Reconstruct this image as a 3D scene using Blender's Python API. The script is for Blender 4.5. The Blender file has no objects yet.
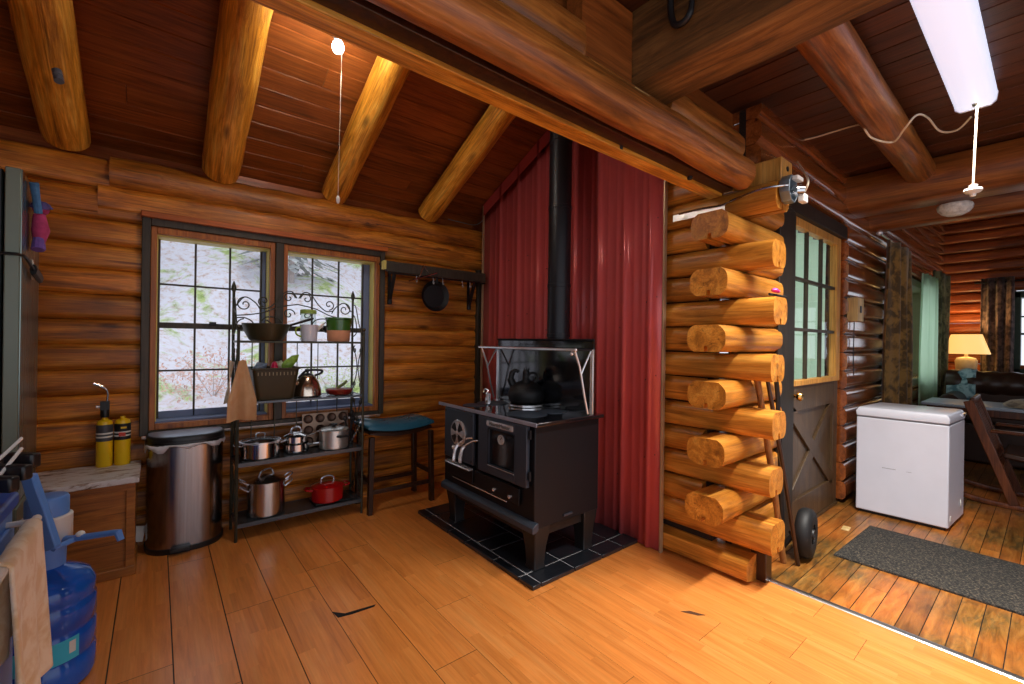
import bpy, bmesh, math, random
from mathutils import Vector, Matrix
random.seed(7)
PI = math.pi
sc = bpy.context.scene
COL = sc.collection
OFF = {}

# ------------------------------------------------------------------ camera
FPX, YAW, ROLL, CAMH = 439.0, math.radians(38.99), math.radians(0.797), 1.3
F = Vector((math.sin(YAW), math.cos(YAW), 0)); R0 = Vector((math.cos(YAW), -math.sin(YAW), 0)); U0 = Vector((0, 0, 1))
RR = R0 * math.cos(ROLL) + U0 * math.sin(ROLL); UU = U0 * math.cos(ROLL) - R0 * math.sin(ROLL)
cd = bpy.data.cameras.new('camera'); cam = bpy.data.objects.new('camera', cd); COL.objects.link(cam)
cd.sensor_width = 36; cd.lens = FPX / 1024 * 36; cd.clip_start = .03; cd.clip_end = 200
cam.matrix_world = Matrix(((RR.x, UU.x, -F.x, 0), (RR.y, UU.y, -F.y, 0), (RR.z, UU.z, -F.z, CAMH), (0, 0, 0, 1)))
sc.camera = cam
O = Vector((0, 0, CAMH))
def ray(x, y): return F + RR * ((x - 512) / FPX) - UU * ((y - 342) / FPX)
def fl(x, y, z=0.): r = ray(x, y); return O + r * ((z - CAMH) / r.z)
def pX(x, y, v): r = ray(x, y); return O + r * (v / r.x)
def pY(x, y, v): r = ray(x, y); return O + r * (v / r.y)
def dp(x, y, d): return O + ray(x, y) * d

# ------------------------------------------------------------------ mesh builder
class MB:
    def __init__(s): s.v = []; s.f = []; s.k = []; s.mi = 0
    def add(s, vs, fs):
        b = len(s.v); s.v += [Vector(v) for v in vs]; s.f += [[b + i for i in f] for f in fs]; s.k += [s.mi] * len(fs); return s
    def box(s, c, d, M=None):
        x, y, z = d[0] / 2, d[1] / 2, d[2] / 2; c = Vector(c)
        vs = [Vector((a * x, b * y, e * z)) for e in (-1, 1) for b in (-1, 1) for a in (-1, 1)]
        if M is not None: vs = [M @ v for v in vs]
        return s.add([c + v for v in vs], [(0, 2, 3, 1), (4, 5, 7, 6), (0, 1, 5, 4), (2, 6, 7, 3), (0, 4, 6, 2), (1, 3, 7, 5)])
    def bb(s, x0, x1, y0, y1, z0, z1): return s.box(((x0 + x1) / 2, (y0 + y1) / 2, (z0 + z1) / 2), (abs(x1 - x0), abs(y1 - y0), abs(z1 - z0)))
    def loft(s, rings, cap=True, closed=False):
        n = len(rings[0]); vs = [v for r in rings for v in r]; fs = []
        m = len(rings)
        for i in range(m if closed else m - 1):
            for j in range(n):
                a = i * n + j; b = i * n + (j + 1) % n; c = ((i + 1) % m) * n + (j + 1) % n; d = ((i + 1) % m) * n + j
                fs.append((a, b, c, d))
        if cap and not closed: fs.append(tuple(reversed(range(n)))); fs.append(tuple(range((m - 1) * n, m * n)))
        return s.add(vs, fs)
    def tube(s, pts, r, n=8, closed=False, cap=True, flat=None):
        pts = [Vector(p) for p in pts]; m = len(pts); rings = []
        rr = r if isinstance(r, (list, tuple)) else [r] * m
        T = []
        for i in range(m):
            a = pts[(i - 1) % m] if (closed or i > 0) else pts[i]; b = pts[(i + 1) % m] if (closed or i < m - 1) else pts[i]
            t = (b - a); T.append(t.normalized() if t.length > 1e-9 else Vector((0, 0, 1)))
        up = Vector((0, 0, 1)) if abs(T[0].z) < .9 else Vector((1, 0, 0))
        N = (up - T[0] * up.dot(T[0])).normalized()
        for i in range(m):
            N = (N - T[i] * N.dot(T[i]))
            N = N.normalized() if N.length > 1e-6 else Vector((1, 0, 0)); B = T[i].cross(N)
            k = flat or 1
            rings.append([pts[i] + (N * math.cos(2 * PI * j / n) * k + B * math.sin(2 * PI * j / n)) * rr[i] for j in range(n)])
        return s.loft(rings, cap, closed)
    def lathe(s, prof, c=(0, 0, 0), n=32, M=None, sx=1, sy=1):
        c = Vector(c); rings = []
        for r, z in prof:
            ring = [Vector((max(r, 1e-4) * math.cos(2 * PI * j / n) * sx, max(r, 1e-4) * math.sin(2 * PI * j / n) * sy, z)) for j in range(n)]
            rings.append([c + (M @ v if M is not None else v) for v in ring])
        return s.loft(rings, True)
    def prism(s, poly, axis, a, b):
        def P(u, w, t): return Vector({'X': (t, u, w), 'Y': (u, t, w), 'Z': (u, w, t)}[axis])
        return s.loft([[P(u, w, a) for u, w in poly], [P(u, w, b) for u, w in poly]], True)
    def grid(s, fn, nu, nv):
        vs = [fn(i / nu, j / nv) for j in range(nv + 1) for i in range(nu + 1)]; w = nu + 1
        return s.add(vs, [(j * w + i, j * w + i + 1, (j + 1) * w + i + 1, (j + 1) * w + i) for j in range(nv) for i in range(nu)])
    def sphere(s, c, r, n=16, sc_=(1, 1, 1), M=None):
        m = n // 2; return s.lathe([(math.sin(PI * i / m), -math.cos(PI * i / m)) for i in range(m + 1)], c, n, Matrix.Diagonal((r * sc_[0], r * sc_[1], r * sc_[2])) if M is None else M @ Matrix.Diagonal((r * sc_[0], r * sc_[1], r * sc_[2])))
    def build(s, name, mat, parent=None, bevel=0, ang=35, solid=0, sub=0, seg=2, base=None, kind=None):
        me = bpy.data.meshes.new(name); o = bpy.data.objects.new(name, me); COL.objects.link(o)
        off = Vector((0, 0, 0))
        if parent is not None: off = OFF[parent]; o.parent = parent
        elif kind != 'structure' and s.v:
            if base is None:
                xs = [v.x for v in s.v]; ys = [v.y for v in s.v]; zs = [v.z for v in s.v]
                base = ((min(xs) + max(xs)) / 2, (min(ys) + max(ys)) / 2, min(zs))
            off = Vector(base); o.location = off
        OFF[o] = off
        me.from_pydata([v - off for v in s.v], [], s.f)
        bm = bmesh.new(); bm.from_mesh(me); bmesh.ops.recalc_face_normals(bm, faces=bm.faces); bm.to_mesh(me); bm.free()
        mats = mat if isinstance(mat, (list, tuple)) else [mat]
        for m in mats: me.materials.append(m)
        if len(mats) > 1: me.polygons.foreach_set('material_index', s.k)
        me.polygons.foreach_set('use_smooth', [True] * len(me.polygons)); me.set_sharp_from_angle(angle=math.radians(ang))
        if solid: md = o.modifiers.new('solid', 'SOLIDIFY'); md.thickness = solid; md.offset = 0
        if sub: md = o.modifiers.new('sub', 'SUBSURF'); md.levels = sub; md.render_levels = sub
        if bevel:
            md = o.modifiers.new('bev', 'BEVEL'); md.width = bevel; md.segments = seg; md.limit_method = 'ANGLE'; md.angle_limit = math.radians(40); md.harden_normals = False
        if kind: o['kind'] = kind
        return o
def tag(o, label, cat, group=None):
    o['label'] = label; o['category'] = cat
    if group: o['group'] = group
    return o
def thing(name, loc, label, cat, group=None):
    o = bpy.data.objects.new(name, None); COL.objects.link(o); o.location = loc; o.empty_display_size = .1
    OFF[o] = Vector(loc); return tag(o, label, cat, group)
def Rz(a): return Matrix.Rotation(a, 3, 'Z')
def Rx(a): return Matrix.Rotation(a, 3, 'X')
def Ry(a): return Matrix.Rotation(a, 3, 'Y')
def align(d): return Vector((0, 0, 1)).rotation_difference(Vector(d).normalized()).to_matrix()
def bez(ps, n=16):
    out = []; P = [Vector(p) for p in ps]; m = len(P)
    for i in range(m - 1):
        p0 = P[max(i - 1, 0)]; p1 = P[i]; p2 = P[i + 1]; p3 = P[min(i + 2, m - 1)]
        for k in range(n):
            t = k / n; out.append(.5 * ((2 * p1) + (p2 - p0) * t + (2 * p0 - 5 * p1 + 4 * p2 - p3) * t * t + (3 * p1 - p0 - 3 * p2 + p3) * t ** 3))
    out.append(P[-1]); return out

# ------------------------------------------------------------------ materials
def sr(r, g, b):
    f = lambda c: ((c / 255 + .055) / 1.055) ** 2.4 if c / 255 > .04045 else c / 255 / 12.92
    return (f(r), f(g), f(b), 1)
class NT:
    def __init__(s, name):
        s.m = bpy.data.materials.new(name); s.m.use_nodes = True; s.t = s.m.node_tree; s.n = s.t.nodes; s.b = s.n['Principled BSDF']; s.out = s.n['Material Output']
    def new(s, ty, **kw):
        n = s.n.new(ty)
        for k, v in kw.items():
            if k in n.inputs: n.inputs[k].default_value = v
            else: setattr(n, k, v)
        return n
    def l(s, a, b): s.t.links.new(a, b)
    def ramp(s, fac, stops):
        n = s.new('ShaderNodeValToRGB'); e = n.color_ramp.elements
        while len(e) < len(stops): e.new(.5)
        for i, (p, c) in enumerate(stops): e[i].position = p; e[i].color = c
        s.l(fac, n.inputs[0]); return n.outputs[0]
    def mix(s, fac, a, b, mode='MIX'):
        n = s.new('ShaderNodeMix', data_type='RGBA', blend_type=mode)
        for sock, v in ((n.inputs[0], fac), (n.inputs[6], a), (n.inputs[7], b)):
            if hasattr(v, 'is_linked') or hasattr(v, 'links'): s.l(v, sock)
            else: sock.default_value = v
        return n.outputs[2]
    def math(s, op, a, b=0.):
        n = s.new('ShaderNodeMath', operation=op)
        for sock, v in ((n.inputs[0], a), (n.inputs[1], b)):
            if hasattr(v, 'links'): s.l(v, sock)
            else: sock.default_value = v
        return n.outputs[0]
    def coords(s, scale, island=0., kind='Object'):
        tc = s.new('ShaderNodeTexCoord'); v = tc.outputs[kind]
        if island:
            g = s.new('ShaderNodeNewGeometry'); vm = s.new('ShaderNodeVectorMath', operation='SCALE'); cv = s.new('ShaderNodeCombineXYZ')
            for i in range(3): s.l(g.outputs['Random Per Island'], cv.inputs[i])
            s.l(cv.outputs[0], vm.inputs[0]); vm.inputs['Scale'].default_value = island
            ad = s.new('ShaderNodeVectorMath', operation='ADD'); s.l(v, ad.inputs[0]); s.l(vm.outputs[0], ad.inputs[1]); v = ad.outputs[0]; s.rnd = g.outputs['Random Per Island']
        mp = s.new('ShaderNodeMapping'); mp.inputs['Scale'].default_value = scale; s.l(v, mp.inputs[0]); return mp.outputs[0]
    def noise(s, v, scale, detail=4, rough=.55, dist=0.):
        n = s.new('ShaderNodeTexNoise', Scale=scale, Detail=detail, Roughness=rough, Distortion=dist); s.l(v, n.inputs['Vector']); return n.outputs[0]
    def bump(s, h, strength=.2, dist=.01):
        n = s.new('ShaderNodeBump', Strength=strength, Distance=dist); s.l(h, n.inputs['Height']); s.l(n.outputs[0], s.b.inputs['Normal'])
    def set(s, **kw):
        for k, v in kw.items(): s.b.inputs[k.replace('_', ' ')].default_value = v
        return s
def wood(name, dark, mid, light, axis='X', stretch=14., grain=1.6, rough=.4, knots=.0, var=.35, bump=.2, blotch=.35, fine=.35, coat=0.):
    t = NT(name)
    def S(a, b): return {'X': (a, b, b), 'Y': (b, a, b), 'Z': (b, b, a)}[axis]
    v = t.coords(S(1., stretch), 7.3)
    g = t.noise(v, grain, 8, .68, .9)
    col = t.ramp(g, [(.28, dark), (.5, mid), (.72, light)])
    fn = t.noise(t.coords(S(4., 90.), 3.1), 1.2, 4, .6)
    col = t.mix(fine, col, t.ramp(fn, [(.34, (.38, .33, .28, 1)), (.6, (1.15, 1.12, 1.08, 1))]), 'MULTIPLY')
    bl = t.noise(t.coords((1.7, 1.7, 1.7), 2.2), 1.5, 3)
    col = t.mix(blotch, col, t.ramp(bl, [(.3, (.42, .36, .3, 1)), (.62, (1.25, 1.2, 1.1, 1))]), 'MULTIPLY')
    ck = t.noise(t.coords(S(.8, 26.), 5.5), 1.1, 3, .7, .9)
    col = t.mix(min(1., blotch * 1.3), col, t.ramp(ck, [(.33, (.2, .14, .1, 1)), (.41, (1, 1, 1, 1))]), 'MULTIPLY')
    if knots:
        vo = t.new('ShaderNodeTexVoronoi', Scale=1.); t.l(t.coords(S(2.2, 7.), 4.4), vo.inputs['Vector'])
        kn = t.ramp(vo.outputs['Distance'], [(.06, (.12, .07, .04, 1)), (.17, (1, 1, 1, 1))])
        col = t.mix(knots, col, kn, 'MULTIPLY')
    hs = t.new('ShaderNodeHueSaturation'); t.l(col, hs.inputs['Color'])
    t.l(t.math('ADD', t.math('MULTIPLY', t.rnd, var * 2), 1 - var), hs.inputs['Value']); t.l(hs.outputs[0], t.b.inputs['Base Color'])
    t.set(Roughness=rough, Coat_Weight=coat, Coat_Roughness=.26 if name == 'laminate_floor' else .16, Coat_IOR={'laminate_floor': 1.7, 'varnished_log': 2.}.get(name, 1.5))
    t.bump(t.math('ADD', g, t.math('MULTIPLY', fn, .3)), bump, .01)
    return t.m
def pm(name, col, rough=.5, metal=0., nz=.12, scale=12., bump=0., coat=0., rvar=.1, spec=.5, sheen=0., trans=0., alpha=1.):
    t = NT(name); v = t.coords((1, 1, 1))
    n = t.noise(v, scale, 4)
    c = t.mix(1., col, t.ramp(n, [(.25, (1 - nz, 1 - nz, 1 - nz, 1)), (.75, (1 + nz, 1 + nz, 1 + nz, 1))]), 'MULTIPLY'); t.l(c, t.b.inputs['Base Color'])
    t.l(t.math('ADD', t.math('MULTIPLY', n, rvar), rough - rvar / 2), t.b.inputs['Roughness'])
    t.set(Metallic=metal, Coat_Weight=coat, Coat_Roughness=.08, Specular_IOR_Level=spec, Sheen_Weight=sheen, Transmission_Weight=trans, Alpha=alpha)
    if bump: t.bump(t.noise(v, scale * 6, 3), bump, .005)
    return t.m
def brushed(name, col, rough=.25, axis='Z', k=1.):
    t = NT(name); s = {'Z': (60, 60, 1), 'X': (1, 60, 60), 'Y': (60, 1, 60)}[axis]
    n = t.noise(t.coords(s), 2., 3)
    t.l(t.mix(1., col, t.ramp(n, [(.2, (.8, .8, .8, 1)), (.8, (1.15, 1.15, 1.15, 1))]), 'MULTIPLY'), t.b.inputs['Base Color'])
    t.l(t.math('ADD', t.math('MULTIPLY', n, .15), rough - .07), t.b.inputs['Roughness']); t.set(Metallic=k); return t.m
def emis(name, col, st):
    t = NT(name); t.set(Base_Color=(.8, .8, .8, 1), Emission_Color=col, Emission_Strength=st, Roughness=.4); return t.m
def glassmat(name, tint=(1, 1, 1, 1), ior=1.45, rough=0.):
    t = NT(name); t.n.remove(t.b)
    tr = t.new('ShaderNodeBsdfTransparent'); tr.inputs[0].default_value = tint; gl = t.new('ShaderNodeBsdfGlossy'); gl.inputs['Roughness'].default_value = rough
    lw = t.new('ShaderNodeLayerWeight'); ms = t.new('ShaderNodeMixShader'); fac = t.math('ADD', t.math('MULTIPLY', t.math('POWER', lw.outputs['Facing'], 4.), .6), .045)
    t.l(fac, ms.inputs[0]); t.l(tr.outputs[0], ms.inputs[1]); t.l(gl.outputs[0], ms.inputs[2]); t.l(ms.outputs[0], t.out.inputs[0]); return t.m
def cloth(name, c1, c2, scale=8., rough=.9, thr=.5, weave=140., trans=0., sheen=.3):
    t = NT(name); v = t.coords((1, 1, 1)); n = t.noise(v, scale, 4, .6, .4)
    t.l(t.ramp(n, [(thr - .06, c1), (thr + .06, c2)]), t.b.inputs['Base Color']); t.set(Roughness=rough, Sheen_Weight=sheen)
    t.bump(t.noise(v, weave, 2), .25, .003)
    if trans:
        td = t.new('ShaderNodeBsdfTranslucent'); td.inputs[0].default_value = c2; ms = t.new('ShaderNodeMixShader'); ms.inputs[0].default_value = trans
        t.l(t.b.outputs[0], ms.inputs[1]); t.l(td.outputs[0], ms.inputs[2]); t.l(ms.outputs[0], t.out.inputs[0])
    return t.m

LOGD, LOGM, LOGL = sr(112, 62, 14), sr(198, 120, 36), sr(232, 162, 66)
m_logx = wood('log_wood_x', LOGD, LOGM, LOGL, 'X', 12, 1.5, .4, .8, .22, .4, .6, .5)
m_logy = wood('log_wood_y', LOGD, LOGM, LOGL, 'Y', 12, 1.5, .42, .75, .3, .35, .45, .45)
STD, STM, STL = sr(126, 74, 20), sr(198, 128, 44), sr(226, 166, 74)
m_stx = wood('stub_wood_x', STD, STM, STL, 'X', 10, 1.3, .38, .6, .16, .25, .4, .35)
m_sty = wood('stub_wood_y', STD, STM, STL, 'Y', 10, 1.3, .38, .6, .16, .25, .4, .35)
m_redlog = wood('varnished_log', sr(92, 44, 16), sr(160, 86, 38), sr(190, 112, 58), 'X', 12, 1.5, .2, .5, .15, .06, .35, .35, 1.)
m_redlogy = wood('varnished_log_y', sr(92, 40, 14), sr(168, 82, 32), sr(200, 112, 50), 'Y', 12, 1.5, .35, .5, .25, .3, .35, .35)
m_raft = wood('rafter_wood', sr(140, 80, 16), sr(222, 154, 50), sr(246, 200, 98), 'X', 9, 2.2, .42, .8, .1, .55, .45, .5)
m_beam = wood('beam_wood', sr(88, 48, 14), sr(150, 90, 36), sr(190, 126, 58), 'X', 14, 1.6, .36, .7, .15, .3, .5, .5, .15)
m_hewn = wood('hewn_wood', sr(66, 42, 18), sr(126, 84, 40), sr(160, 114, 62), 'Y', 10, 1.6, .55, .5, .15, .6, .5, .5)
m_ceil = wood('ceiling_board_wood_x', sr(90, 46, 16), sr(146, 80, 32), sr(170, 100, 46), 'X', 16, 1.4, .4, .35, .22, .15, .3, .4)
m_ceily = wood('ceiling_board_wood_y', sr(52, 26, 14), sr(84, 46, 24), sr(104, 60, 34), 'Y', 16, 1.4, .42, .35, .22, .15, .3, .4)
m_floor = wood('laminate_floor', sr(208, 120, 50), sr(230, 142, 66), sr(238, 160, 86), 'Y', 16, 1.1, .3, 0, .05, .03, .12, .14, .55)
m_trimw = wood('window_wood', sr(120, 62, 18), sr(176, 100, 34), sr(200, 126, 52), 'Z', 16, 1.4, .4, 0, .1, .15)
m_trimx = wood('header_wood', sr(120, 56, 16), sr(178, 92, 34), sr(206, 118, 48), 'X', 16, 1.4, .4, 0, .1, .15)
m_lightstop = pm('dark_light_stop', sr(40, 24, 12), .9)  # for the cores added to block daylight in the log gaps
m_casing = wood('dark_casing_wood', sr(44, 38, 30), sr(62, 54, 42), sr(78, 68, 54), 'Z', 16, 1.4, .5, 0, .1, .15)
m_doorcase = wood('black_brown_casing_wood', sr(20, 16, 12), sr(34, 27, 20), sr(46, 36, 26), 'Z', 16, 1.4, .5, 0, .1, .15)
m_darkdoor = wood('dark_door_wood', sr(54, 40, 26), sr(80, 60, 38), sr(98, 76, 50), 'Z', 16, 1.4, .4, 0, .12, .15)
m_doorframe = wood('door_light_wood', sr(170, 110, 40), sr(216, 156, 74), sr(232, 178, 100), 'Z', 16, 1.4, .4, 0, .08, .15)
m_bench = wood('bench_wood', sr(104, 58, 14), sr(168, 102, 34), sr(190, 124, 52), 'X', 10, 1.4, .45, .7, .15, .2)
m_stool = wood('stool_wood', sr(34, 18, 10), sr(58, 32, 18), sr(78, 46, 26), 'Z', 14, 1.4, .35, 0, .1, .1)
m_rocker = wood('rocker_wood', sr(62, 30, 14), sr(104, 54, 26), sr(140, 80, 44), 'Z', 14, 1.4, .3, 0, .1, .1)
m_stick = wood('stick_wood', sr(96, 58, 24), sr(150, 96, 46), sr(180, 124, 66), 'Z', 14, 2, .5, .4, .1, .2)
m_block = wood('pale_wood', sr(196, 160, 96), sr(226, 194, 134), sr(238, 214, 160), 'Z', 14, 1.2, .5, 0, .05, .1)
m_black = pm('black_enamel', sr(14, 16, 22), .5, 0., .06, 10, spec=.3)
m_blackm = pm('black_matte', sr(18, 18, 20), .5, 0., .15, 14)
m_blkplastic = pm('black_plastic', sr(22, 23, 26), .38, 0., .08, 14)
m_castiron = pm('cast_iron', sr(24, 24, 26), .5, .3, .2, 60, bump=.25)
m_stovegrey = pm('stove_door_enamel', sr(46, 54, 66), .42, 0., .06, 10)
m_pipe = pm('stovepipe_black', sr(24, 27, 34), .42, .2, .1, 8)
m_gloss = pm('gloss_black_enamel', sr(24, 25, 30), .1, .2, .06, 8, coat=.8, rvar=.04)
m_chrome = pm('chrome', (.86, .87, .9, 1), .16, .72, .05, 20, rvar=.05)
m_steel = brushed('brushed_steel', (.62, .61, .6, 1), .24)
m_steelp = pm('polished_steel', (.7, .69, .68, 1), .14, 1., .06, 8, rvar=.06)
m_trash = brushed('dark_steel', (.34, .32, .32, 1), .22)
m_alu = pm('aluminium', (.74, .72, .68, 1), .36, .85, .06, 8)
m_copper = pm('warm_steel', (.74, .62, .5, 1), .2, 1., .08, 6)
m_rack = pm('rack_iron', sr(70, 68, 54), .45, .5, .15, 30)
m_shelf = pm('rack_shelf_steel', sr(84, 88, 94), .25, .6, .1, 10)
m_redenamel = pm('red_enamel', sr(176, 14, 20), .2, 0., .06, 8, coat=.6)
m_white = pm('white_enamel', sr(226, 229, 242), .32, 0., .03, 6, coat=.2)
m_whitepl = pm('white_plastic', sr(232, 230, 224), .4, 0., .03, 8)
m_bluepl = pm('pale_blue_plastic', sr(96, 148, 226), .35, 0., .05, 8)
m_bluedark = pm('deep_blue_plastic', sr(26, 84, 190), .35, 0., .08, 8)
m_tyre = pm('tyre_rubber', sr(14, 14, 16), .6, 0., .15, 30)
m_brass = pm('brass', (.78, .5, .16, 1), .25, 1., .05, 10)
m_yellow = pm('yellow_paint', sr(240, 196, 22), .3, 0., .04, 8)
m_label = pm('grey_label', sr(70, 72, 78), .45, 0., .1, 20)
m_labelw = pm('white_label', sr(226, 224, 216), .5, 0., .05, 20)
m_orange = pm('red_label', sr(196, 56, 36), .5, 0., .05, 20)
m_basket = pm('dark_basket_plastic', sr(58, 48, 22), .5, 0., .12, 20)
m_green = pm('green_glaze', sr(62, 112, 40), .25, 0., .12, 10, coat=.5)
m_terra = pm('terracotta', sr(214, 150, 112), .7, 0., .1, 20)
m_grout = pm('grout', sr(178, 178, 182), .8, 0., .1, 40)
m_tile = pm('black_slate_tile', sr(26, 29, 35), .3, 0., .25, 9, bump=.2, coat=.15)
m_teal = pm('teal_leather', sr(44, 100, 124), .28, 0., .15, 6, bump=.15)
m_leather = pm('brown_leather', sr(58, 36, 26), .32, 0., .15, 8, bump=.1)
m_electric = pm('galvanised_steel', sr(128, 144, 156), .4, .6, .1, 20)
m_cable = pm('cream_cable', sr(226, 214, 190), .5, 0., .04, 20)
m_gauge = pm('gauge_face', sr(200, 200, 200), .35, .4, .05, 20)
m_pink = pm('pink_plastic', sr(236, 44, 150), .4, 0., .05, 20)
m_threshold = brushed('threshold_steel', (.5, .5, .5, 1), .3, 'Y')
m_glass = glassmat('window_glass'); m_clear = glassmat('clear_glass', (.93, .96, .95, 1), 1.5)
m_jamb = pm('pale_jamb_paint', sr(214, 200, 110), .5, 0., .06, 8)
m_sillb = pm('blue_grey_sill', sr(108, 122, 156), .5, 0., .08, 8)
m_fridge = brushed('fridge_steel', (.22, .27, .24, 1), .28); m_fridgeedge = pm('fridge_edge', sr(112, 122, 108), .4, .2, .05, 8); m_fridgeside = pm('fridge_side', sr(24, 32, 32), .45, 0., .05, 8)
m_towel = cloth('cream_towel', sr(226, 194, 148), sr(242, 224, 196), 14, .95, .5, 160)
m_towel2 = cloth('peach_towel', sr(236, 176, 122), sr(246, 196, 146), 9, .95, .5, 160, trans=.5)
m_curtain = cloth('floral_curtain', sr(84, 62, 24), sr(150, 112, 50), 9, .9, .5, 120)
m_curtain2 = cloth('green_floral_curtain', sr(74, 78, 40), sr(160, 158, 104), 9, .9, .5, 120, trans=.3)
m_curtain3 = cloth('purple_floral_curtain', sr(70, 54, 52), sr(142, 112, 100), 14, .9, .5, 120, trans=.25)
m_sheer = cloth('pale_green_sheer', sr(170, 232, 178), sr(214, 250, 214), 3, .9, .5, 120, trans=.92)
m_throw = cloth('pale_blue_throw', sr(92, 128, 140), sr(170, 196, 204), 12, .95, .5, 120)
m_shade = emis('lamp_shade_lit', (1, .56, .14, 1), .95)
m_bulb = emis('bulb_lit', (.9, .95, 1, 1), 14.)
m_diff = emis('diffuser_lit', (.70, .76, 1, 1), .7)
# rug
t = NT('charcoal_rug'); v = t.coords((1, 1, 1)); n = t.noise(v, 90, 4, .7); t.l(t.ramp(n, [(.38, sr(26, 25, 24)), (.52, sr(54, 52, 49)), (.7, sr(120, 106, 88))]), t.b.inputs['Base Color']); t.set(Roughness=.95); t.bump(n, .8, .01); m_rug = t.m
# worn floor of the next room
t = NT('worn_floor_paint'); v = t.coords((3., 22, 22), 5.); g = t.noise(v, 1.2, 6, .65, .8); w = t.noise(t.coords((3, 9, 3), 9.), 2.2, 5, .7, 1.2)
c = t.ramp(g, [(.3, sr(88, 58, 22)), (.5, sr(132, 88, 36)), (.7, sr(164, 118, 58))])
c = t.mix(t.ramp(w, [(.47, (0, 0, 0, 1)), (.6, (1, 1, 1, 1))]), c, t.ramp(g, [(.35, sr(70, 52, 26)), (.65, sr(112, 88, 48))]))
w2 = t.noise(t.coords((1.1, 1.1, 1.1), 0), 1.3, 3); c = t.mix(t.ramp(w2, [(.42, (0, 0, 0, 1)), (.6, (.8, .8, .8, 1))]), c, t.ramp(g, [(.3, sr(170, 88, 26)), (.7, sr(220, 132, 56))]))
hs = t.new('ShaderNodeHueSaturation'); tcx = t.coords((1, 1, 1), 1.); t.l(c, hs.inputs['Color']); t.l(t.math('ADD', t.math('MULTIPLY', t.rnd, .6), .65), hs.inputs['Value']); t.l(hs.outputs[0], t.b.inputs['Base Color']); t.set(Roughness=.32); t.bump(g, .15, .005); m_worn = t.m
# red ribbed sheet
m_red = pm('red_painted_steel', sr(208, 92, 92), .24, .1, .05, 3, rvar=.06, coat=.1)
m_redtrim = pm('tan_edge_trim', sr(180, 150, 116), .35, .3, .06, 6)
# whitewashed worn bench top
t = NT('worn_white_bench_paint'); v = t.coords((5, 16, 16)); n = t.noise(v, 1.4, 6, .7, .8); t.l(t.ramp(n, [(.36, sr(84, 60, 42)), (.42, sr(170, 150, 138)), (.5, sr(214, 210, 210))]), t.b.inputs['Base Color']); t.set(Roughness=.5); t.bump(n, .3, .005); m_benchtop = t.m
# blue water bottle
t = NT('blue_bottle_plastic'); t.set(Base_Color=sr(20, 86, 216), Roughness=.14, Transmission_Weight=.25, IOR=1.35, Coat_Weight=.5); n = t.noise(t.coords((1, 1, 1)), 6, 3); t.l(t.ramp(n, [(.2, sr(20, 84, 206)), (.8, sr(44, 124, 236))]), t.b.inputs['Base Color']); m_bottle = t.m
m_cyan = pm('cyan_label', sr(60, 196, 226), .4, 0., .05, 8)
m_navy = pm('navy_print', sr(18, 70, 130), .5, 0., .05, 8)

# ------------------------------------------------------------------ log helpers
H_ = .153
def dprof(h=H_, t=.2, b=.024, n=15, p=5.):          # flat back, bulging room face; (depth, z)
    return [(-t, 0), (-t, h)] + [(b * (1 - abs(2 * i / n - 1) ** p), h * (1 - i / n)) for i in range(n + 1)]
def lapprof(h=.15, w=.085, b=.04, n=12, p=3.6):             # both faces rounded, groove underneath
    f = [(w - b + b * (1 - abs(2 * i / n - 1) ** p), h * i / n) for i in range(n + 1)]
    g = [(-x, z) for x, z in reversed(f)]
    return f + g + [(-.012, 0), (-.01, .03), (.01, .03), (.012, 0)]
def add_log(mb, axis, a, b, other, z0, prof, front=-1, wob=.004, n=None):
    """axis 'X': depth d maps to y = other + front*d; axis 'Y': x = other + front*d"""
    n = n or max(2, int(abs(b - a) / .25)); rings = []
    for i in range(n + 1):
        s = a + (b - a) * i / n; du = random.uniform(-wob, wob); dz = random.uniform(-wob, wob) * .6; ring = []
        for d, z in prof:
            q = other + front * (d + (du if d > -.1 else 0)); ring.append((s, q, z0 + z + dz) if axis == 'X' else (q, s, z0 + z + dz))
        rings.append(ring)
    mb.loft(rings)
P1 = dprof(); PR = dprof(.153, .16, .055, 10, 2.0)

# ------------------------------------------------------------------ floors
mb = MB(); XS = 2.655
x = -1.735
rng = random.Random(3)
while x < XS - .01:
    pw = .2; gap = (.0022 if x < .4 else .0013) if x < .95 else .0003
    cuts = [-2.6]; y = -2.6 + rng.uniform(.3, 1.2)
    while y < 3.6: cuts.append(y); y += 1.22
    if abs(x - .35) < .12: cuts = [-2.6, -1.2, 0, 1.22, 2.44]
    cuts.append(3.75)
    for k in range(3):
        x0 = x + pw / 3 * k + (gap if k == 0 else 0); x1 = min(x + pw / 3 * (k + 1) - (gap if k == 2 else 0), XS)
        if x0 >= XS: break
        for a, b in zip(cuts, cuts[1:]):
            yy = a + (.0012 if x < .95 else .0004); first = True
            while yy < b - .002:
                L = rng.uniform(.3, .6); e = min(yy + (L * rng.random() + .12 if first else L), b - .0012); first = False
                if b - e < .1: e = b - .0012
                mb.add([(x0, yy, 0), (x1, yy, 0), (x1, e, 0), (x0, e, 0)], [(0, 1, 2, 3)]); yy = e
    x += pw
floor = mb.build('floor', m_floor, kind='structure')
mb = MB(); mb.bb(-1.7, XS, -2.65, 3.8, -.06, -.004); mb.build('floor_base', m_blackm, floor)
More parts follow.
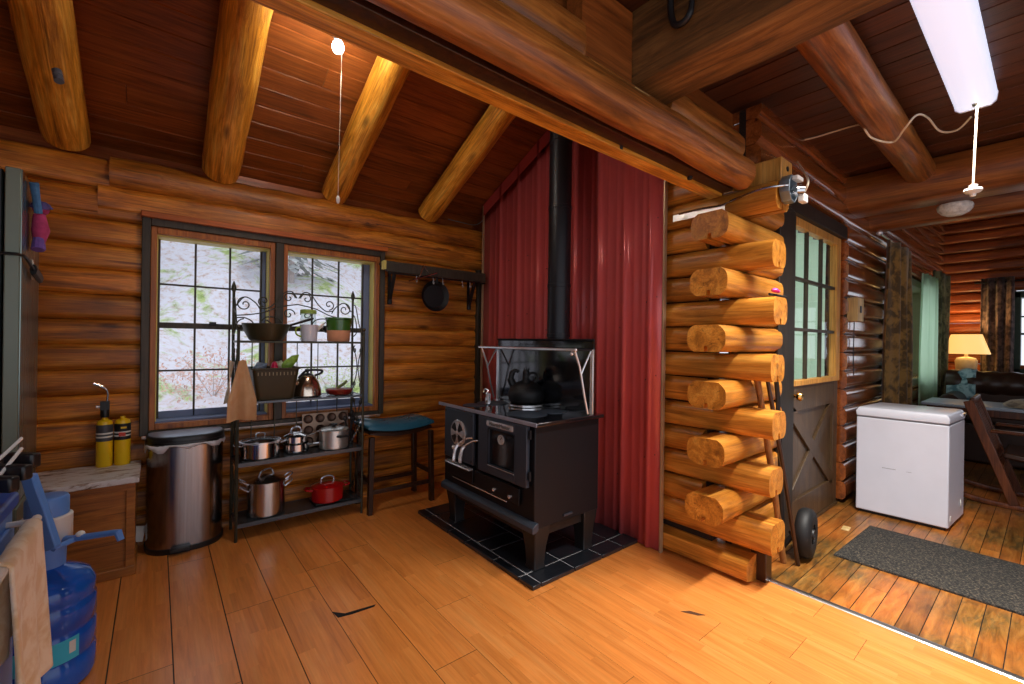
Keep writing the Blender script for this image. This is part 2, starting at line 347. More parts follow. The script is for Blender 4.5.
# torn plank corner by the rack
mb = MB(); p = [fl(332, 612), fl(345, 613.5), fl(376, 604.5), fl(374, 607), fl(352, 614.5), fl(338, 618)]
mb.add([q + Vector((0, 0, .0012)) for q in p], [tuple(range(6))]); mb.build('chipped_edge', m_blackm, floor)
mb = MB(); p = [fl(680, 611.5), fl(690, 611), fl(706, 615.5), fl(698, 615.8), fl(684, 612.6)]
mb.add([q + Vector((0, 0, .0012)) for q in p], [tuple(range(5))]); mb.build('worn_mark', pm('scuff', sr(92, 54, 24), .7), floor)
mb = MB(); y = -2.6; rng = random.Random(5)
while y < 1.3:
    x = XS + .02 - rng.uniform(0, 1.5)
    while x < 9.7:
        L = rng.uniform(1.4, 2.6); x0 = max(x, XS + .02); x1 = min(x + L, 9.7)
        if x1 > x0: mb.add([(x0 + .001, y + .0016, -.004), (x1 - .001, y + .0016, -.004), (x1 - .001, y + .083, -.004), (x0 + .001, y + .083, -.004)], [(0, 1, 2, 3)])
        x += L
    y += .085
fl2 = mb.build('floor.001', m_worn, kind='structure')
mb = MB(); mb.bb(XS + .02, 9.75, -2.65, 1.32, -.06, -.008); mb.build('floor_base', m_blackm, fl2)
mb = MB(); mb.prism([(XS - .016, 0), (XS - .012, .003), (XS + .002, .005), (XS + .022, .003), (XS + .026, -.006), (XS - .012, -.006)], 'Y', -2.6, 1.0)
mb.build('trim_1', m_threshold, kind='structure')

# ------------------------------------------------------------------ window wall (wall_back)
WX0, WX1, WZ0, WZ1 = -.078, 1.487, .684, 2.045
mb = MB(); z = -.1; YW = 3.6
while z < 2.04:
    if z + H_ > WZ0 + .05 and z < WZ1 - .06:
        add_log(mb, 'X', -1.65, WX0 + .01, YW, z, P1); add_log(mb, 'X', WX1 - .01, 2.75, YW, z, P1)
    else:
        add_log(mb, 'X', -1.65, 2.75, YW, z, P1)
    z += .15
add_log(mb, 'X', -1.65, -.28, YW, 2.015, dprof(.16, .2, .03), wob=.003); add_log(mb, 'X', -.28, 2.75, YW, 2.05, dprof(.165, .2, .035), wob=.01, n=22)
add_log(mb, 'X', -1.65, -.23, YW, 2.175, dprof(.19, .2, .03), wob=.006, n=10); add_log(mb, 'X', -.23, 2.75, YW, 2.205, dprof(.185, .2, .045, 10, 2.), wob=.013, n=26)
wall_back = mb.build('wall_back', m_logx, kind='structure', ang=50)
mb = MB(); mb.bb(2.43, 2.5, 3.54, 3.62, 0, 2.0); mb.build('corner_post', m_casing, wall_back, .004)
mb = MB(); mb.bb(-1.65, 2.75, 3.8, 3.84, 2.3, 2.62); mb.build('blocking_board', m_trimx, wall_back, .003)
mb = MB(); mb.tube(bez([pY(448, 219, 3.56), pY(460, 222, 3.5), pY(474, 225, 3.5), pY(482, 221, 3.5), pY(484, 214, 3.5)], 6), .0035, 6); mb.build('cable', m_electric, wall_back)

# gable logs (wall_right) with the lapped stub, door wall (wall_entry)
mb = MB(); XG = 2.59; LP = lapprof(.144, .092, .032, 12, 3.8)
add_log(mb, 'Y', 1.03, 3.7, XG - .02, 0, dprof(.145, .09, .09, 6, 6), front=-1, wob=.003)
ylev = [.19 + .306 * i for i in range(7)]
for i, z in enumerate(ylev):
    add_log(mb, 'Y', .92 + (.012 if i % 2 else 0), 3.7, XG, z, LP if i else lapprof(.16, .095, .03), 1, .003)
    add_log(mb, 'Y', 1.30, 3.7, XG, z + .153, LP, 1, .004)
wall_right = mb.build('wall_right', m_sty, kind='structure', ang=50)
mb = MB(); mb.bb(2.56, 2.62, 1.26, 3.7, 0, 2.3); mb.build('light_stop_core', m_lightstop, wall_right)  # added core, keeps daylight from leaking between the gable logs
mb = MB(); mb.bb(2.6, 2.68, .98, 1.06, 0, .19); mb.build('corner_block', m_stool, wall_right, .004)
mb = MB(); mb.bb(2.60, 2.75, .93, 1.29, 2.185, 2.32); blk = mb.build('top_block', m_doorframe, wall_right, .006)
mb = MB(); mb.tube([(2.68, .932, 2.27), (2.68, .926, 2.27)], .014, 12); mb.build('bolt_hole', m_blackm, blk)
LX = lapprof(.146, .105, .04, 12, 3.2)
LD = lapprof(.149, .105, .03, 14, 4.5)
mb = MB()
for i, z in enumerate(ylev[:-1]):
    zz = z + .153
    add_log(mb, 'X', 2.30 + random.uniform(-.015, .015), 3.06, 1.18, zz, LX, 1, .003)
add_log(mb, 'X', 2.68, 3.06, 1.18, .045, LX, 1, .003)
for z in ylev: add_log(mb, 'X', 2.66, 3.06, 1.18, z, LX, 1, .004)
wall_entry = mb.build('wall_entry', m_stx, kind='structure', ang=50)
mb = MB(); mb.bb(2.6, 3.06, 1.17, 1.2, 0, 2.14); mb.bb(2.7, 9.7, 1.16, 1.2, 2.3, 3.3); mb.bb(4.445, 5.75, 1.16, 1.2, 0, 2.3); mb.bb(8.2, 9.7, 1.16, 1.2, 0, 2.3); mb.bb(5.75, 8.2, 1.16, 1.2, 0, .84); mb.bb(5.75, 8.2, 1.16, 1.2, 2.13, 2.3); mb.build('light_stop_core', m_lightstop, wall_entry)  # cores added behind the door wall logs to block daylight leaks
mb = MB()
z = -.02
while z < 2.1:
    op = .85 < z < 2.0
    add_log(mb, 'X', 4.44, 5.75 if op else 9.7, 1.18, z + .05, LD, 1, .004)
    if op: add_log(mb, 'X', 8.2, 9.7, 1.18, z + .05, LD, 1, .004)
    z += .153
while z < 3.2:
    add_log(mb, 'X', 2.7 if z > 2.15 else 4.44, 9.7, 1.18, z + .05, LD, 1, .005); z += .153
wall_entry2 = mb.build('wall_entry_logs', m_redlog, wall_entry, ang=50)
mb = MB(); z = 0
while z < 3.3:
    op = .95 < z < 2.05
    add_log(mb, 'Y', .35 if op else -2.6, 1.3, 9.6, z, LD, -1, .005)
    if op: add_log(mb, 'Y', -2.6, -1.3, 9.6, z, LD, -1, .005)
    z += .153
wall_far = mb.build('wall_far', m_redlogy, kind='structure', ang=50)

mb = MB(); z = 0
while z < 3.3:
    if .75 < z < 2.0:
        add_log(mb, 'X', 3.6, 5.4, -2.7, z, LD, 1, .004); add_log(mb, 'X', 7.4, 9.7, -2.7, z, LD, 1, .004)
    else: add_log(mb, 'X', 3.6, 9.7, -2.7, z, LD, 1, .004)
    z += .153
mb.bb(3.6, 5.4, -2.72, -2.68, 0, 3.3); mb.bb(7.4, 9.7, -2.72, -2.68, 0, 3.3)
wall_front = mb.build('wall_front', m_redlog, kind='structure', ang=50)
# kitchen side wall behind the refrigerator
mb = MB(); z = 0
while z < 3.6:
    add_log(mb, 'Y', .4, 3.75, -1.55, z, P1, 1, .004); z += H_
wall_left = mb.build('wall_left', m_logy, kind='structure', ang=50)

# ------------------------------------------------------------------ ceilings
SL = .45; cosr = 1 / math.sqrt(1 + SL * SL)
def roofz(y): return 2.59 + SL * (3.6 - y)
mb = MB(); rng = random.Random(11); y = 3.95
bwY = .128
while y > 1.22:
    y1 = y - bwY + .005; x = -1.7 - rng.uniform(0, 2)
    while x < 2.75:
        L = rng.uniform(2.2, 3.6); x0 = max(x, -1.7); x1 = min(x + L - .003, 2.75)
        if x1 > x0:
            a, b, t_ = roofz(y), roofz(y1), .02
            c = .0018
            mb.loft([[(xx, y, a + .012), (xx, y - c, a - SL * -c * 1), (xx, y1 + c, b - SL * c), (xx, y1, b + .012), (xx, y1, b + t_), (xx, y, a + t_)] for xx in (x0, x1)])
        x += L
    y -= bwY
ceiling = mb.build('ceiling', m_ceil, kind='structure')
mb = MB(); rp = [(3.98, roofz(3.98) + .018), (1.2, roofz(1.2) + .018), (1.2, roofz(1.2) + .08), (3.98, roofz(3.98) + .08)]
mb.prism(rp, 'X', -1.72, 2.8); mb.build('ceiling_backing', m_blackm, ceiling)
ZC = 2.70
mb = MB(); x = -1.7
while x < 5.25:
    x1 = x + .15 - .006; c = .002
    y = -2.6
    mb.loft([[(x, yy, ZC + .01), (x + c, yy, ZC), (x1 - c, yy, ZC), (x1, yy, ZC + .01), (x1, yy, ZC + .02), (x, yy, ZC + .02)] for yy in (-2.6, 1.3)])
    x += .15
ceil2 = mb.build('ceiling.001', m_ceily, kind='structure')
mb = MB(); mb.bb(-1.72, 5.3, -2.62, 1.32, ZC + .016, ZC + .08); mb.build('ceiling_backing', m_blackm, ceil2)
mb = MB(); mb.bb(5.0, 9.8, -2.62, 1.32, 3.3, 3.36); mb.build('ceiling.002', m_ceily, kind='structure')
# boards above the cross beam closing the lean-to
mb = MB(); mb.bb(-1.7, 2.72, 1.24, 1.29, 2.46, 3.62); mb.build('wall_over_beam', m_ceil, kind='structure')
mb = MB(); mb.prism([(1.29, 2.3), (3.9, 2.3), (3.9, roofz(3.9)), (1.29, roofz(1.29))], 'X', 2.53, 2.62); mb.build('gable_boards', m_ceil, wall_right)

# rafters
def raft(x, y0, y1, r0, r1, label, dx=0.):
    A = Vector((x, y0, roofz(y0) - r0 / cosr * 1.05 - .006)); B = Vector((x + dx, y1, roofz(y1) - r1 / cosr * 1.05 - .006)); L = (B - A).length
    mb = MB(); n = 22; rings = []
    for i in range(n + 1):
        t_ = i / n; r = r0 + (r1 - r0) * t_
        ring = []
        for j in range(18):
            a = 2 * PI * j / 18; rr = r * (1 + .045 * math.sin(2.3 * a + t_ * 9 + x * 5) * math.sin(t_ * 13 + x * 3) + random.uniform(-.018, .018)) 
            if i == 0: rr *= .96
            ring.append((t_ * L, rr * math.cos(a), rr * math.sin(a)))
        rings.append(ring)
    mb.loft(rings)
    me_o = mb.build('log_rafter', m_raft, base=(0, 0, 0), ang=60)
    d = (B - A).normalized(); up = Vector((0, 0, 1)); yv = up.cross(d).normalized(); zv = d.cross(yv)
    me_o.matrix_world = Matrix(((d.x, yv.x, zv.x, A.x), (d.y, yv.y, zv.y, A.y), (d.z, yv.z, zv.z, A.z), (0, 0, 0, 1)))
    return tag(me_o, label, 'rafter', 'round log rafters under the sloping board ceiling')
r1 = raft(-.42, 3.62, 1.295, .105, .11, 'round log rafter above the refrigerator, with a small grey insulator on it')
raft(.33, 3.62, 1.295, .11, .105, 'round log rafter above the steel trash can and window')
raft(1.09, 3.62, 1.295, .1, .095, 'round log rafter just beyond the lit bulb and its pull string', .0)
raft(1.92, 3.62, 1.295, .098, .095, 'round log rafter closest to the red metal sheet and stovepipe')
p = O + (pX(58, 76, -.40) - O) * .925
mb = MB(); M = align((0.2, -.4, -1)); mb.lathe([(.0, -.03), (.018, -.03), (.018, -.004), (.011, 0), (.018, .006), (.018, .03), (0, .03)], p + Vector((0, 0, .0)), 16, M)
tag(mb.build('insulator_knob', pm('grey_porcelain', sr(96, 108, 124), .3)), 'small grey porcelain knob fixed under the log rafter above the refrigerator', 'insulator')

# cross beam, upper logs, hewn beam, joist, two farther beams
mb = MB(); bp = lapprof(.165, .065, .045, 12, 2.6)[:26]
t = thing('cross_beam', (.4, 1.18, 2.14), 'long varnished log beam spanning the kitchen, its cut end beside the log corner', 'beam')
add_log(mb, 'X', -1.6, 2.46, 1.072, 2.147, bp, 1, .006, 18); mb.build('log', m_beam, t, ang=60)
mb = MB(); mb.bb(-1.6, 2.48, 1.19, 1.268, 2.14, 2.30); mb.build('plank', m_raft, t, .004)
mb = MB(); mb.bb(-1.6, 2.47, 1.125, 1.19, 2.156, 2.3); mb.build('groove_shade_strip', m_stool, t, .003)  # dark strip stands in for the shade in the gap between log and plank
mb = MB()
for q in ((620, 147), (690, 177)):
    p = fl(q[0], q[1], 2.155); mb.lathe([(.0, -.012), (.012, -.012), (.014, 0), (.014, .004)], p, 10)
mb.build('bolt_head', m_blackm, t)
mb = MB(); add_log(mb, 'X', -1.6, 1.19, 1.15, 2.32, lapprof(.17, .08, .05)[:26], 1, .004, 12); add_log(mb, 'X', 1.19, 1.215, 1.15, 2.33, lapprof(.14, .06, .05)[:26], 1, .0, 2)
tag(mb.build('upper_log', m_beam, ang=60), 'round log lying on the cross beam, ending short of the squared beam', 'beam')
mb = MB(); add_log(mb, 'X', 1.765, 2.49, 1.15, 2.32, lapprof(.15, .08, .05)[:26], 1, .004, 8)
tag(mb.build('upper_log', m_beam, ang=60), 'log piece lying on the cross beam between squared beam and log corner', 'beam')
mb = MB(); mb.bb(1.222, 1.763, 1.09, 1.22, 2.318, 2.362); mb.build('saddle_block', m_beam, t, .006)
mb = MB(); mb.bb(1.222, 1.53, 1.12, 1.2, 2.364, 2.68); mb.build('infill_board', m_ceil, ceil2)
rings = []
for i in range(15):
    y = 1.235 - 3.8 * i / 14; w = lambda: random.uniform(-.008, .008)
    rings.append([(1.54 + w(), y, 2.385), (1.57, y, 2.365 + w()), (1.745, y, 2.365 + w()), (1.765 + w(), y, 2.385), (1.775 + w(), y, 2.55), (1.765, y, 2.698), (1.545, y, 2.698), (1.53 + w(), y, 2.54)])
mb = MB(); mb.loft(rings); tag(mb.build('hewn_beam', m_hewn, ang=30), 'squared rough beam with a black hook, resting in a notch on the cross beam', 'beam')
mb = MB(); p = pY(640, 92, 1.07); mb.box(p + Vector((.01, 0, -.005)), (.1, .012, .022)); notch = mb.build('notch_chip', m_block, t, .003)
def joist_log(name, x0, x1, y0, y1, z0, r0, r1, label, mat):
    mb = MB(); rings = []
    for i in range(17):
        t_ = i / 16; r = r0 + (r1 - r0) * t_
        rings.append([(x0 + (x1 - x0) * t_, y0 + (y1 - y0) * t_ + math.cos(2 * PI * j / 18) * r * (1 + random.uniform(-.02, .02)), z0 + math.sin(2 * PI * j / 18) * r * (1 + random.uniform(-.02, .02))) for j in range(18)])
    mb.loft(rings); return tag(mb.build(name, mat, ang=60), label, 'beam')
joist_log('log_joist', 1.775, 4.38, .62, .64, 2.605, .088, .092, 'round log joist between the squared beam and the fluorescent light', m_beam)
m_ybeam = wood('far_beam_wood', sr(84, 44, 16), sr(140, 80, 34), sr(176, 112, 56), 'Y', 14, 1.6, .35, .5, .1, .3, .4, .3)
mb = MB(); rings = []
for i in range(15):
    y = 1.1 - 3.7 * i / 14; w = lambda: random.uniform(-.007, .007)
    rings.append([(4.36 + w(), y, 2.46 + w()), (4.42, y, 2.415 + w()), (4.70 + w(), y, 2.41), (4.74 + w(), y, 2.45), (4.74, y, 2.69), (4.40, y, 2.69), (4.35 + w(), y, 2.6)])
mb.loft(rings); tag(mb.build('ceiling_log', m_ybeam, ang=50), 'thick ceiling log crossing at the door wall, dome light under it', 'beam')
mb = MB(); rings = []
for i in range(13):
    y = 1.1 - 3.7 * i / 12; w = lambda: random.uniform(-.006, .006)
    rings.append([(5.06 + w(), y, 2.41), (5.1, y, 2.375 + w()), (5.24, y, 2.37 + w()), (5.28, y, 2.41), (5.28, y, 2.62), (5.24, y, 2.66), (5.08, y, 2.66), (5.05 + w(), y, 2.6)])
mb.loft(rings); tag(mb.build('ceiling_log', m_ybeam, ang=50), 'thinner ceiling log beyond the dome light, before the curtained room', 'beam')
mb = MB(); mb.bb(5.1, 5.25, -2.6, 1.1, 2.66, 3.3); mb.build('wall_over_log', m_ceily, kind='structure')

# ------------------------------------------------------------------ kitchen window
win = MB()
win.bb(WX0, -.034, 3.54, 3.66, WZ0, WZ1); win.bb(1.445, WX1, 3.54, 3.66, WZ0, WZ1); win.bb(-.034, 1.445, 3.54, 3.66, WZ1 - .05, WZ1); win.bb(-.034, 1.445, 3.54, 3.66, WZ0, WZ0 + .03); win.bb(.662, .716, 3.535, 3.655, WZ0 + .03, WZ1 - .05)
window = win.build('window_1', m_casing, kind='structure', bevel=.004)
mb = MB(); mb.bb(WX0 - .005, WX1 + .012, 3.515, 3.6, WZ1 - .005, WZ1 + .033); mb.build('header_board', m_trimx, window, .004)
for x0, x1 in ((-.034, .662), (.716, 1.445)):
    w = .03
    mb = MB(); mb.bb(x0, x0 + w, 3.555, 3.68, WZ0 + .03, WZ1 - .05); mb.bb(x1 - w, x1, 3.555, 3.68, WZ0 + .03, WZ1 - .05); mb.bb(x0 + w, x1 - w, 3.555, 3.68, WZ1 - .092, WZ1 - .05); mb.bb(x0 + w, x1 - w, 3.555, 3.68, WZ0 + .03, WZ0 + .066)
    fr = mb.build('window_frame', m_trimw, window, .003)
    gx0, gx1, gz0, gz1 = x0 + w, x1 - w, WZ0 + .066, WZ1 - .092
    mb = MB(); mb.bb(gx0, gx0 + .006, 3.6, 3.72, gz0, gz1); mb.bb(gx1 - .006, gx1, 3.6, 3.72, gz0, gz1); mb.bb(gx0 + .006, gx1 - .006, 3.6, 3.72, gz1 - .012, gz1); mb.build('jamb', m_jamb, window)
    mb = MB(); mb.prism([(3.6, gz0), (3.76, gz0), (3.76, gz0 + .02), (3.6, gz0 + .012)], 'X', gx0, gx1); mb.bb(gx0 + .012, gx1 - .012, 3.70, 3.72, gz0 + .015, gz0 + .06); mb.build('sill_board', m_sillb, window)
    if x0 < .5:
        mb = MB(); mb.bb(gx1 - .03, gx1 - .006, 3.69, 3.74, gz0, gz1); mb.build('side_channel', m_sillb, window)
    else:
        mb = MB(); mb.bb(gx1 - .055, gx1 - .006, 3.69, 3.74, gz0, gz1); mb.build('side_channel', m_sillb, window)
    mb = MB()
    a, b = gx0 + .006, gx1 - (.03 if x0 < .5 else .055)
    for k in (1, 2): mb.bb(a + (b - a) * k / 3 - .006, a + (b - a) * k / 3 + .006, 3.70, 3.716, gz0, gz1)
    for zz in (1.65, 1.078): mb.bb(a, b, 3.70, 3.716, zz - .006, zz + .006)
    mb.bb(a, b, 3.69, 3.725, 1.36, 1.398); mb.bb(a, a + .012, 3.695, 3.72, gz0, gz1); mb.bb(b - .012, b, 3.695, 3.72, gz0, gz1)
    sash = mb.build('sash', m_casing, window, .002)
    mb = MB(); mb.bb((a + b) / 2 - .02, (a + b) / 2 + .02, 3.675, 3.69, 1.385, 1.41); mb.build('sash_lock', m_blackm, sash, .003)
    mb = MB(); mb.add([(a, 3.708, gz0), (b, 3.708, gz0), (b, 3.708, gz1), (a, 3.708, gz1)], [(0, 1, 2, 3)]); mb.build('pane', m_glass, window)

# ------------------------------------------------------------------ door
DX0, DX1, YD = 3.31, 4.40, 1.13
mb = MB(); mb.bb(3.04, DX0, 1.09, 1.29, 0, 2.19); mb.bb(DX1, DX1 + .035, 1.15, 1.29, 0, 2.19); mb.bb(3.04, DX1 + .035, 1.085, 1.29, 2.19, 2.29)
door = mb.build('door_1', m_doorcase, kind='structure', bevel=.004)
mb = MB(); GZ0, GZ1 = 1.02, 2.13
mb.bb(DX0, DX0 + .1, YD, YD + .04, .02, GZ0); mb.bb(DX1 - .1, DX1, YD, YD + .04, .02, GZ0); mb.bb(DX0 + .1, DX1 - .1, YD, YD + .04, .02, .22); mb.bb(DX0 + .1, DX1 - .1, YD, YD + .04, .84, GZ0); mb.bb(DX0 + .1, DX1 - .1, YD + .018, YD + .035, .02, GZ0)
for s in (1, -1):
    A = Vector((DX0 + .1, YD + .012, .22 if s > 0 else .84)); B = Vector((DX1 - .1, YD + .012, .84 if s > 0 else .22)); d = B - A
    mb.box((A + B) / 2, (d.length, .024 - .002 * (s > 0), .1), Ry(-math.atan2(d.z, d.x)))
mb.build('door_panel', m_darkdoor, door, .004)
mb = MB(); mb.bb(DX0, DX0 + .07, YD - .012, YD + .04, GZ0, GZ1 + .06); mb.bb(DX1 - .09, DX1, YD - .012, YD + .04, GZ0, GZ1 + .06); mb.bb(DX0 + .07, DX1 - .09, YD - .012, YD + .04, GZ1, GZ1 + .06); mb.bb(DX0 + .07, DX1 - .09, YD - .012, YD + .04, GZ0, GZ0 + .04)
mb.build('glazing_frame', m_doorframe, door, .004)
mb = MB(); a, b = DX0 + .07, DX1 - .09
for k in (1, 2): mb.bb(a + (b - a) * k / 3 - .009, a + (b - a) * k / 3 + .009, YD + .005, YD + .03, GZ0 + .04, GZ1)
for k in (1, 2): z = GZ0 + .04 + (GZ1 - GZ0 - .04) * k / 3; mb.bb(a, b, YD + .003, YD + .032, z - .011, z + .011)
mb.build('glazing_bar', m_casing, door)
mb = MB(); mb.add([(a, YD + .02, GZ0), (b, YD + .02, GZ0), (b, YD + .02, GZ1), (a, YD + .02, GZ1)], [(0, 1, 2, 3)]); mb.build('pane', m_glass, door)
mb = MB(); mb.grid(lambda u, v: (a - .02 + (b - a + .04) * u, YD + .075 + .014 * math.sin(u * 38 + .6 * math.sin(v * 3)), GZ0 - .02 + (GZ1 - GZ0 + .04) * v), 60, 6)
tag(mb.build('door_curtain', m_sheer), 'pale green gathered curtain hanging behind the glass of the door', 'curtain')
mb = MB(); M = align((0, -1, 0)); mb.lathe([(.0, 0), (.03, 0), (.03, .006), (.012, .01), (.012, .035), (.026, .045), (.03, .06), (.022, .074), (0, .078)], (DX0 + .05, YD, .96), 20, M); mb.build('door_knob', m_brass, door)
mb = MB(); mb.bb(DX0, DX1, YD - .01, YD + .12, 0, .02); mb.build('threshold', m_darkdoor, door)

# ------------------------------------------------------------------ living-room windows, curtains
mb = MB(); mb.bb(5.75, 5.82, 1.06, 1.3, .87, 2.1); mb.bb(8.13, 8.2, 1.06, 1.3, .87, 2.1); mb.bb(5.75, 8.2, 1.06, 1.3, 2.04, 2.12); mb.bb(5.75, 8.2, 1.05, 1.3, .85, .92); mb.bb(6.9, 7.0, 1.1, 1.25, .9, 2.06)
w2 = mb.build('window_2', pm('green_window_paint', sr(96, 104, 62), .5), kind='structure', bevel=.004)
mb = MB(); mb.add([(5.8, 1.2, .9), (8.15, 1.2, .9), (8.15, 1.2, 2.06), (5.8, 1.2, 2.06)], [(0, 1, 2, 3)]); mb.build('pane', m_glass, w2)
mb = MB(); mb.bb(9.46, 9.72, .3, .36, .95, 2.1); mb.bb(9.46, 9.72, -1.33, -1.27, .95, 2.1); mb.bb(9.46, 9.72, -1.33, .36, 2.03, 2.12); mb.bb(9.46, 9.72, -1.33, .36, .95, 1.02); mb.bb(9.52, 9.56, -.5, -.46, 1., 2.05); mb.bb(9.52, 9.56, -1.3, .33, 1.5, 1.53); mb.bb(9.52, 9.56, -1.3, .33, 1.75, 1.77)
w3 = mb.build('window_3', pm('green_sash_paint', sr(52, 74, 56), .5), kind='structure', bevel=.004)
mb = MB(); mb.add([(9.54, -1.3, 1.), (9.54, .33, 1.), (9.54, .33, 2.05), (9.54, -1.3, 2.05)], [(0, 1, 2, 3)]); mb.build('pane', m_glass, w3)
def curtain(name, P0, P1, z0, z1, folds, depth, mat, label, ph=0.):
    P0 = Vector(P0); P1 = Vector(P1); d = (P1 - P0); nrm = Vector((-d.y, d.x, 0)).normalized()
    def fn(u, v):
        k = .75 + .25 * (1 - v); q = P0 + d * (u + .012 * math.sin(7 * v + u * 9)) + nrm * depth * k * (math.sin(u * folds * 2 * PI + ph + .5 * math.sin(v * 4)) + .25 * math.sin(u * folds * 4.7 * PI)); return (q.x, q.y, z0 + (z1 - z0) * v)
    mb = MB(); mb.grid(fn, 72, 14)
    return tag(mb.build(name, mat, ang=80, solid=0 if mat is m_sheer else .004), label, 'curtain')
curtain('curtain', (5.27, .975, 0), (6.1, .95, 0), .06, 2.30, 2.6, .04, m_curtain, 'brown floral curtain at the near side of the log wall window')
curtain('curtain', (7.95, 1.0, 0), (8.85, .97, 0), .06, 2.33, 3.2, .04, m_curtain2, 'green floral curtain at the far side of the log wall window')
curtain('curtain', (7.15, 1.0, 0), (7.85, .97, 0), .1, 2.2, 4, .03, m_sheer, 'pale sheer curtain panel beside the green floral curtain')
curtain('curtain', (9.36, .68, 0), (9.34, .36, 0), .1, 2.32, 3.1, .04, m_curtain3, 'purple brown floral curtain on the far end wall window')
mb = MB(); mb.tube([(5.2, 1.03, 2.36), (8.9, 1.03, 2.38)], .012, 8); mb.sphere((5.2, 1.03, 2.36), .028)
tag(mb.build('curtain_rod', m_chrome), 'thin metal curtain rod above the log wall window', 'curtain rod')
mb = MB(); mb.tube([(9.38, .75, 2.26), (9.38, -1.6, 2.26)], .012, 8); tag(mb.build('curtain_rod', m_blackm), 'dark curtain rod above the far end wall window', 'curtain rod')

# ------------------------------------------------------------------ text helper
def text_mesh(name, s, size, origin, xdir, updir, mat, parent, depth=.001, align_='CENTER'):
    cu = bpy.data.curves.new(name, 'FONT'); cu.body = s; cu.size = size; cu.extrude = depth; cu.align_x = align_; cu.align_y = 'CENTER'
    tmp = bpy.data.objects.new(name, cu); COL.objects.link(tmp); bpy.context.view_layer.update()
    me = bpy.data.meshes.new_from_object(tmp.evaluated_get(bpy.context.evaluated_depsgraph_get())); bpy.data.objects.remove(tmp)
    x = Vector(xdir).normalized(); u = Vector(updir).normalized(); n = x.cross(u)
    M = Matrix(((x.x, u.x, n.x, origin[0]), (x.y, u.y, n.y, origin[1]), (x.z, u.z, n.z, origin[2]), (0, 0, 0, 1)))
    me.transform(M); me.transform(Matrix.Translation(-OFF[parent])); me.materials.append(mat)
    o = bpy.data.objects.new(name, me); COL.objects.link(o); o.parent = parent; OFF[o] = OFF[parent]; return o

# ------------------------------------------------------------------ red ribbed metal heat shield
XR = 2.462
t = thing('metal_heat_shield', (XR, 2.5, 0), 'red ribbed sheet metal heat shield covering the wall behind the wood stove', 'heat shield')
def sheet(y0, y1, ribs, minor, xo=0.):
    pts = []
    ev = [(y, .018, .022) for y in ribs] + [(y, .0025, .012) for y in minor]; ev.sort()
    pts.append((y0, 0))
    for y, h, w in ev: pts += [(y - w, 0), (y - w * .55, h), (y + w * .55, h), (y + w, 0)]
    pts.append((y1, 0)); mb = MB(); vs = []
    for y, h in pts: vs += [(XR - xo - h, y, 0.004), (XR - xo - h, y, roofz(y) - .012)]
    mb.add(vs, [(2 * i, 2 * i + 2, 2 * i + 3, 2 * i + 1) for i in range(len(pts) - 1)])
    return mb.build('sheet', m_red, t, solid=.0015, ang=12)
sheet(2.36, 3.488, [3.22, 2.965, 2.712, 2.455], [3.39, 3.305, 3.135, 3.05, 2.88, 2.795, 2.625, 2.54])
sheet(1.54, 2.36, [2.29, 2.05, 1.83, 1.63], [2.21, 2.13, 1.975, 1.9, 1.755, 1.69], .004)
mb = MB(); mb.loft([[(XR - .016, y, roofz(y) - .014), (XR - .016, y, roofz(y) - .125), (XR - .0135, y, roofz(y) - .125), (XR - .0135, y, roofz(y) - .014)] for y in (2.3, 3.5)]); mb.build('top_flashing', m_red, t)
mb = MB(); mb.bb(XR - .02, XR + .004, 3.488, 3.5, 0, roofz(3.5) - .02); mb.build('edge_trim', m_redtrim, t, .002)
mb = MB(); mb.bb(XR - .018, XR + .012, 1.528, 1.54, 0, roofz(1.535) - .02); mb.build('edge_trim', m_redtrim, t, .002)
for y in (1.585, 1.66, 1.87, 2.17, 2.6, 2.84, 3.1):
    for z in (.5, 1.0, 1.5, 2.0): mb = MB(); mb.sphere((XR - .003, y, z + .1 * math.sin(y * 9)), .005, 8); mb.build('screw', m_blackm, t)

# ------------------------------------------------------------------ hearth
HX0, HX1, HY0, HY1 = 1.54, 2.455, 1.70, 3.0
t = thing('hearth_pad', ((HX0 + HX1) / 2, (HY0 + HY1) / 2, 0), 'low black tiled hearth pad with pale grout under the wood stove', 'hearth')
mb = MB(); mb.bb(HX0 + .012, HX1 - .012, HY0 + .012, HY1 - .012, .0005, .0195); mb.build('grout_bed', m_grout, t)
mb = MB(); g = .0035
xs = [HX0, HX0 + .06, HX0 + .32, HX0 + .56, HX0 + .76, HX1]
rows = {0: [HY0, .12, .24, .3, .2, .3], 1: [HY0, .12, .34, .14, .34, .2], 2: [HY0, .12, .2, .36, .2, .3], 3: [HY0, .12, .34, .2, .34, .2], 4: [HY0, .12, .3, .3, .3, .2]}
for i in range(5):
    y = HY0
    for k, w in enumerate(rows[i][1:] + [9]):
        y1 = min(y + w, HY1)
        if y1 - y > .02: mb.bb(xs[i] + (g if i else 0), xs[i + 1] - (g if i < 4 else 0), y + (g if y > HY0 + .01 else 0), y1 - (g if y1 < HY1 - .01 else 0), .0005, .024)
        y = y1
        if y >= HY1: break
mb.build('tiles', m_tile, t, .004)

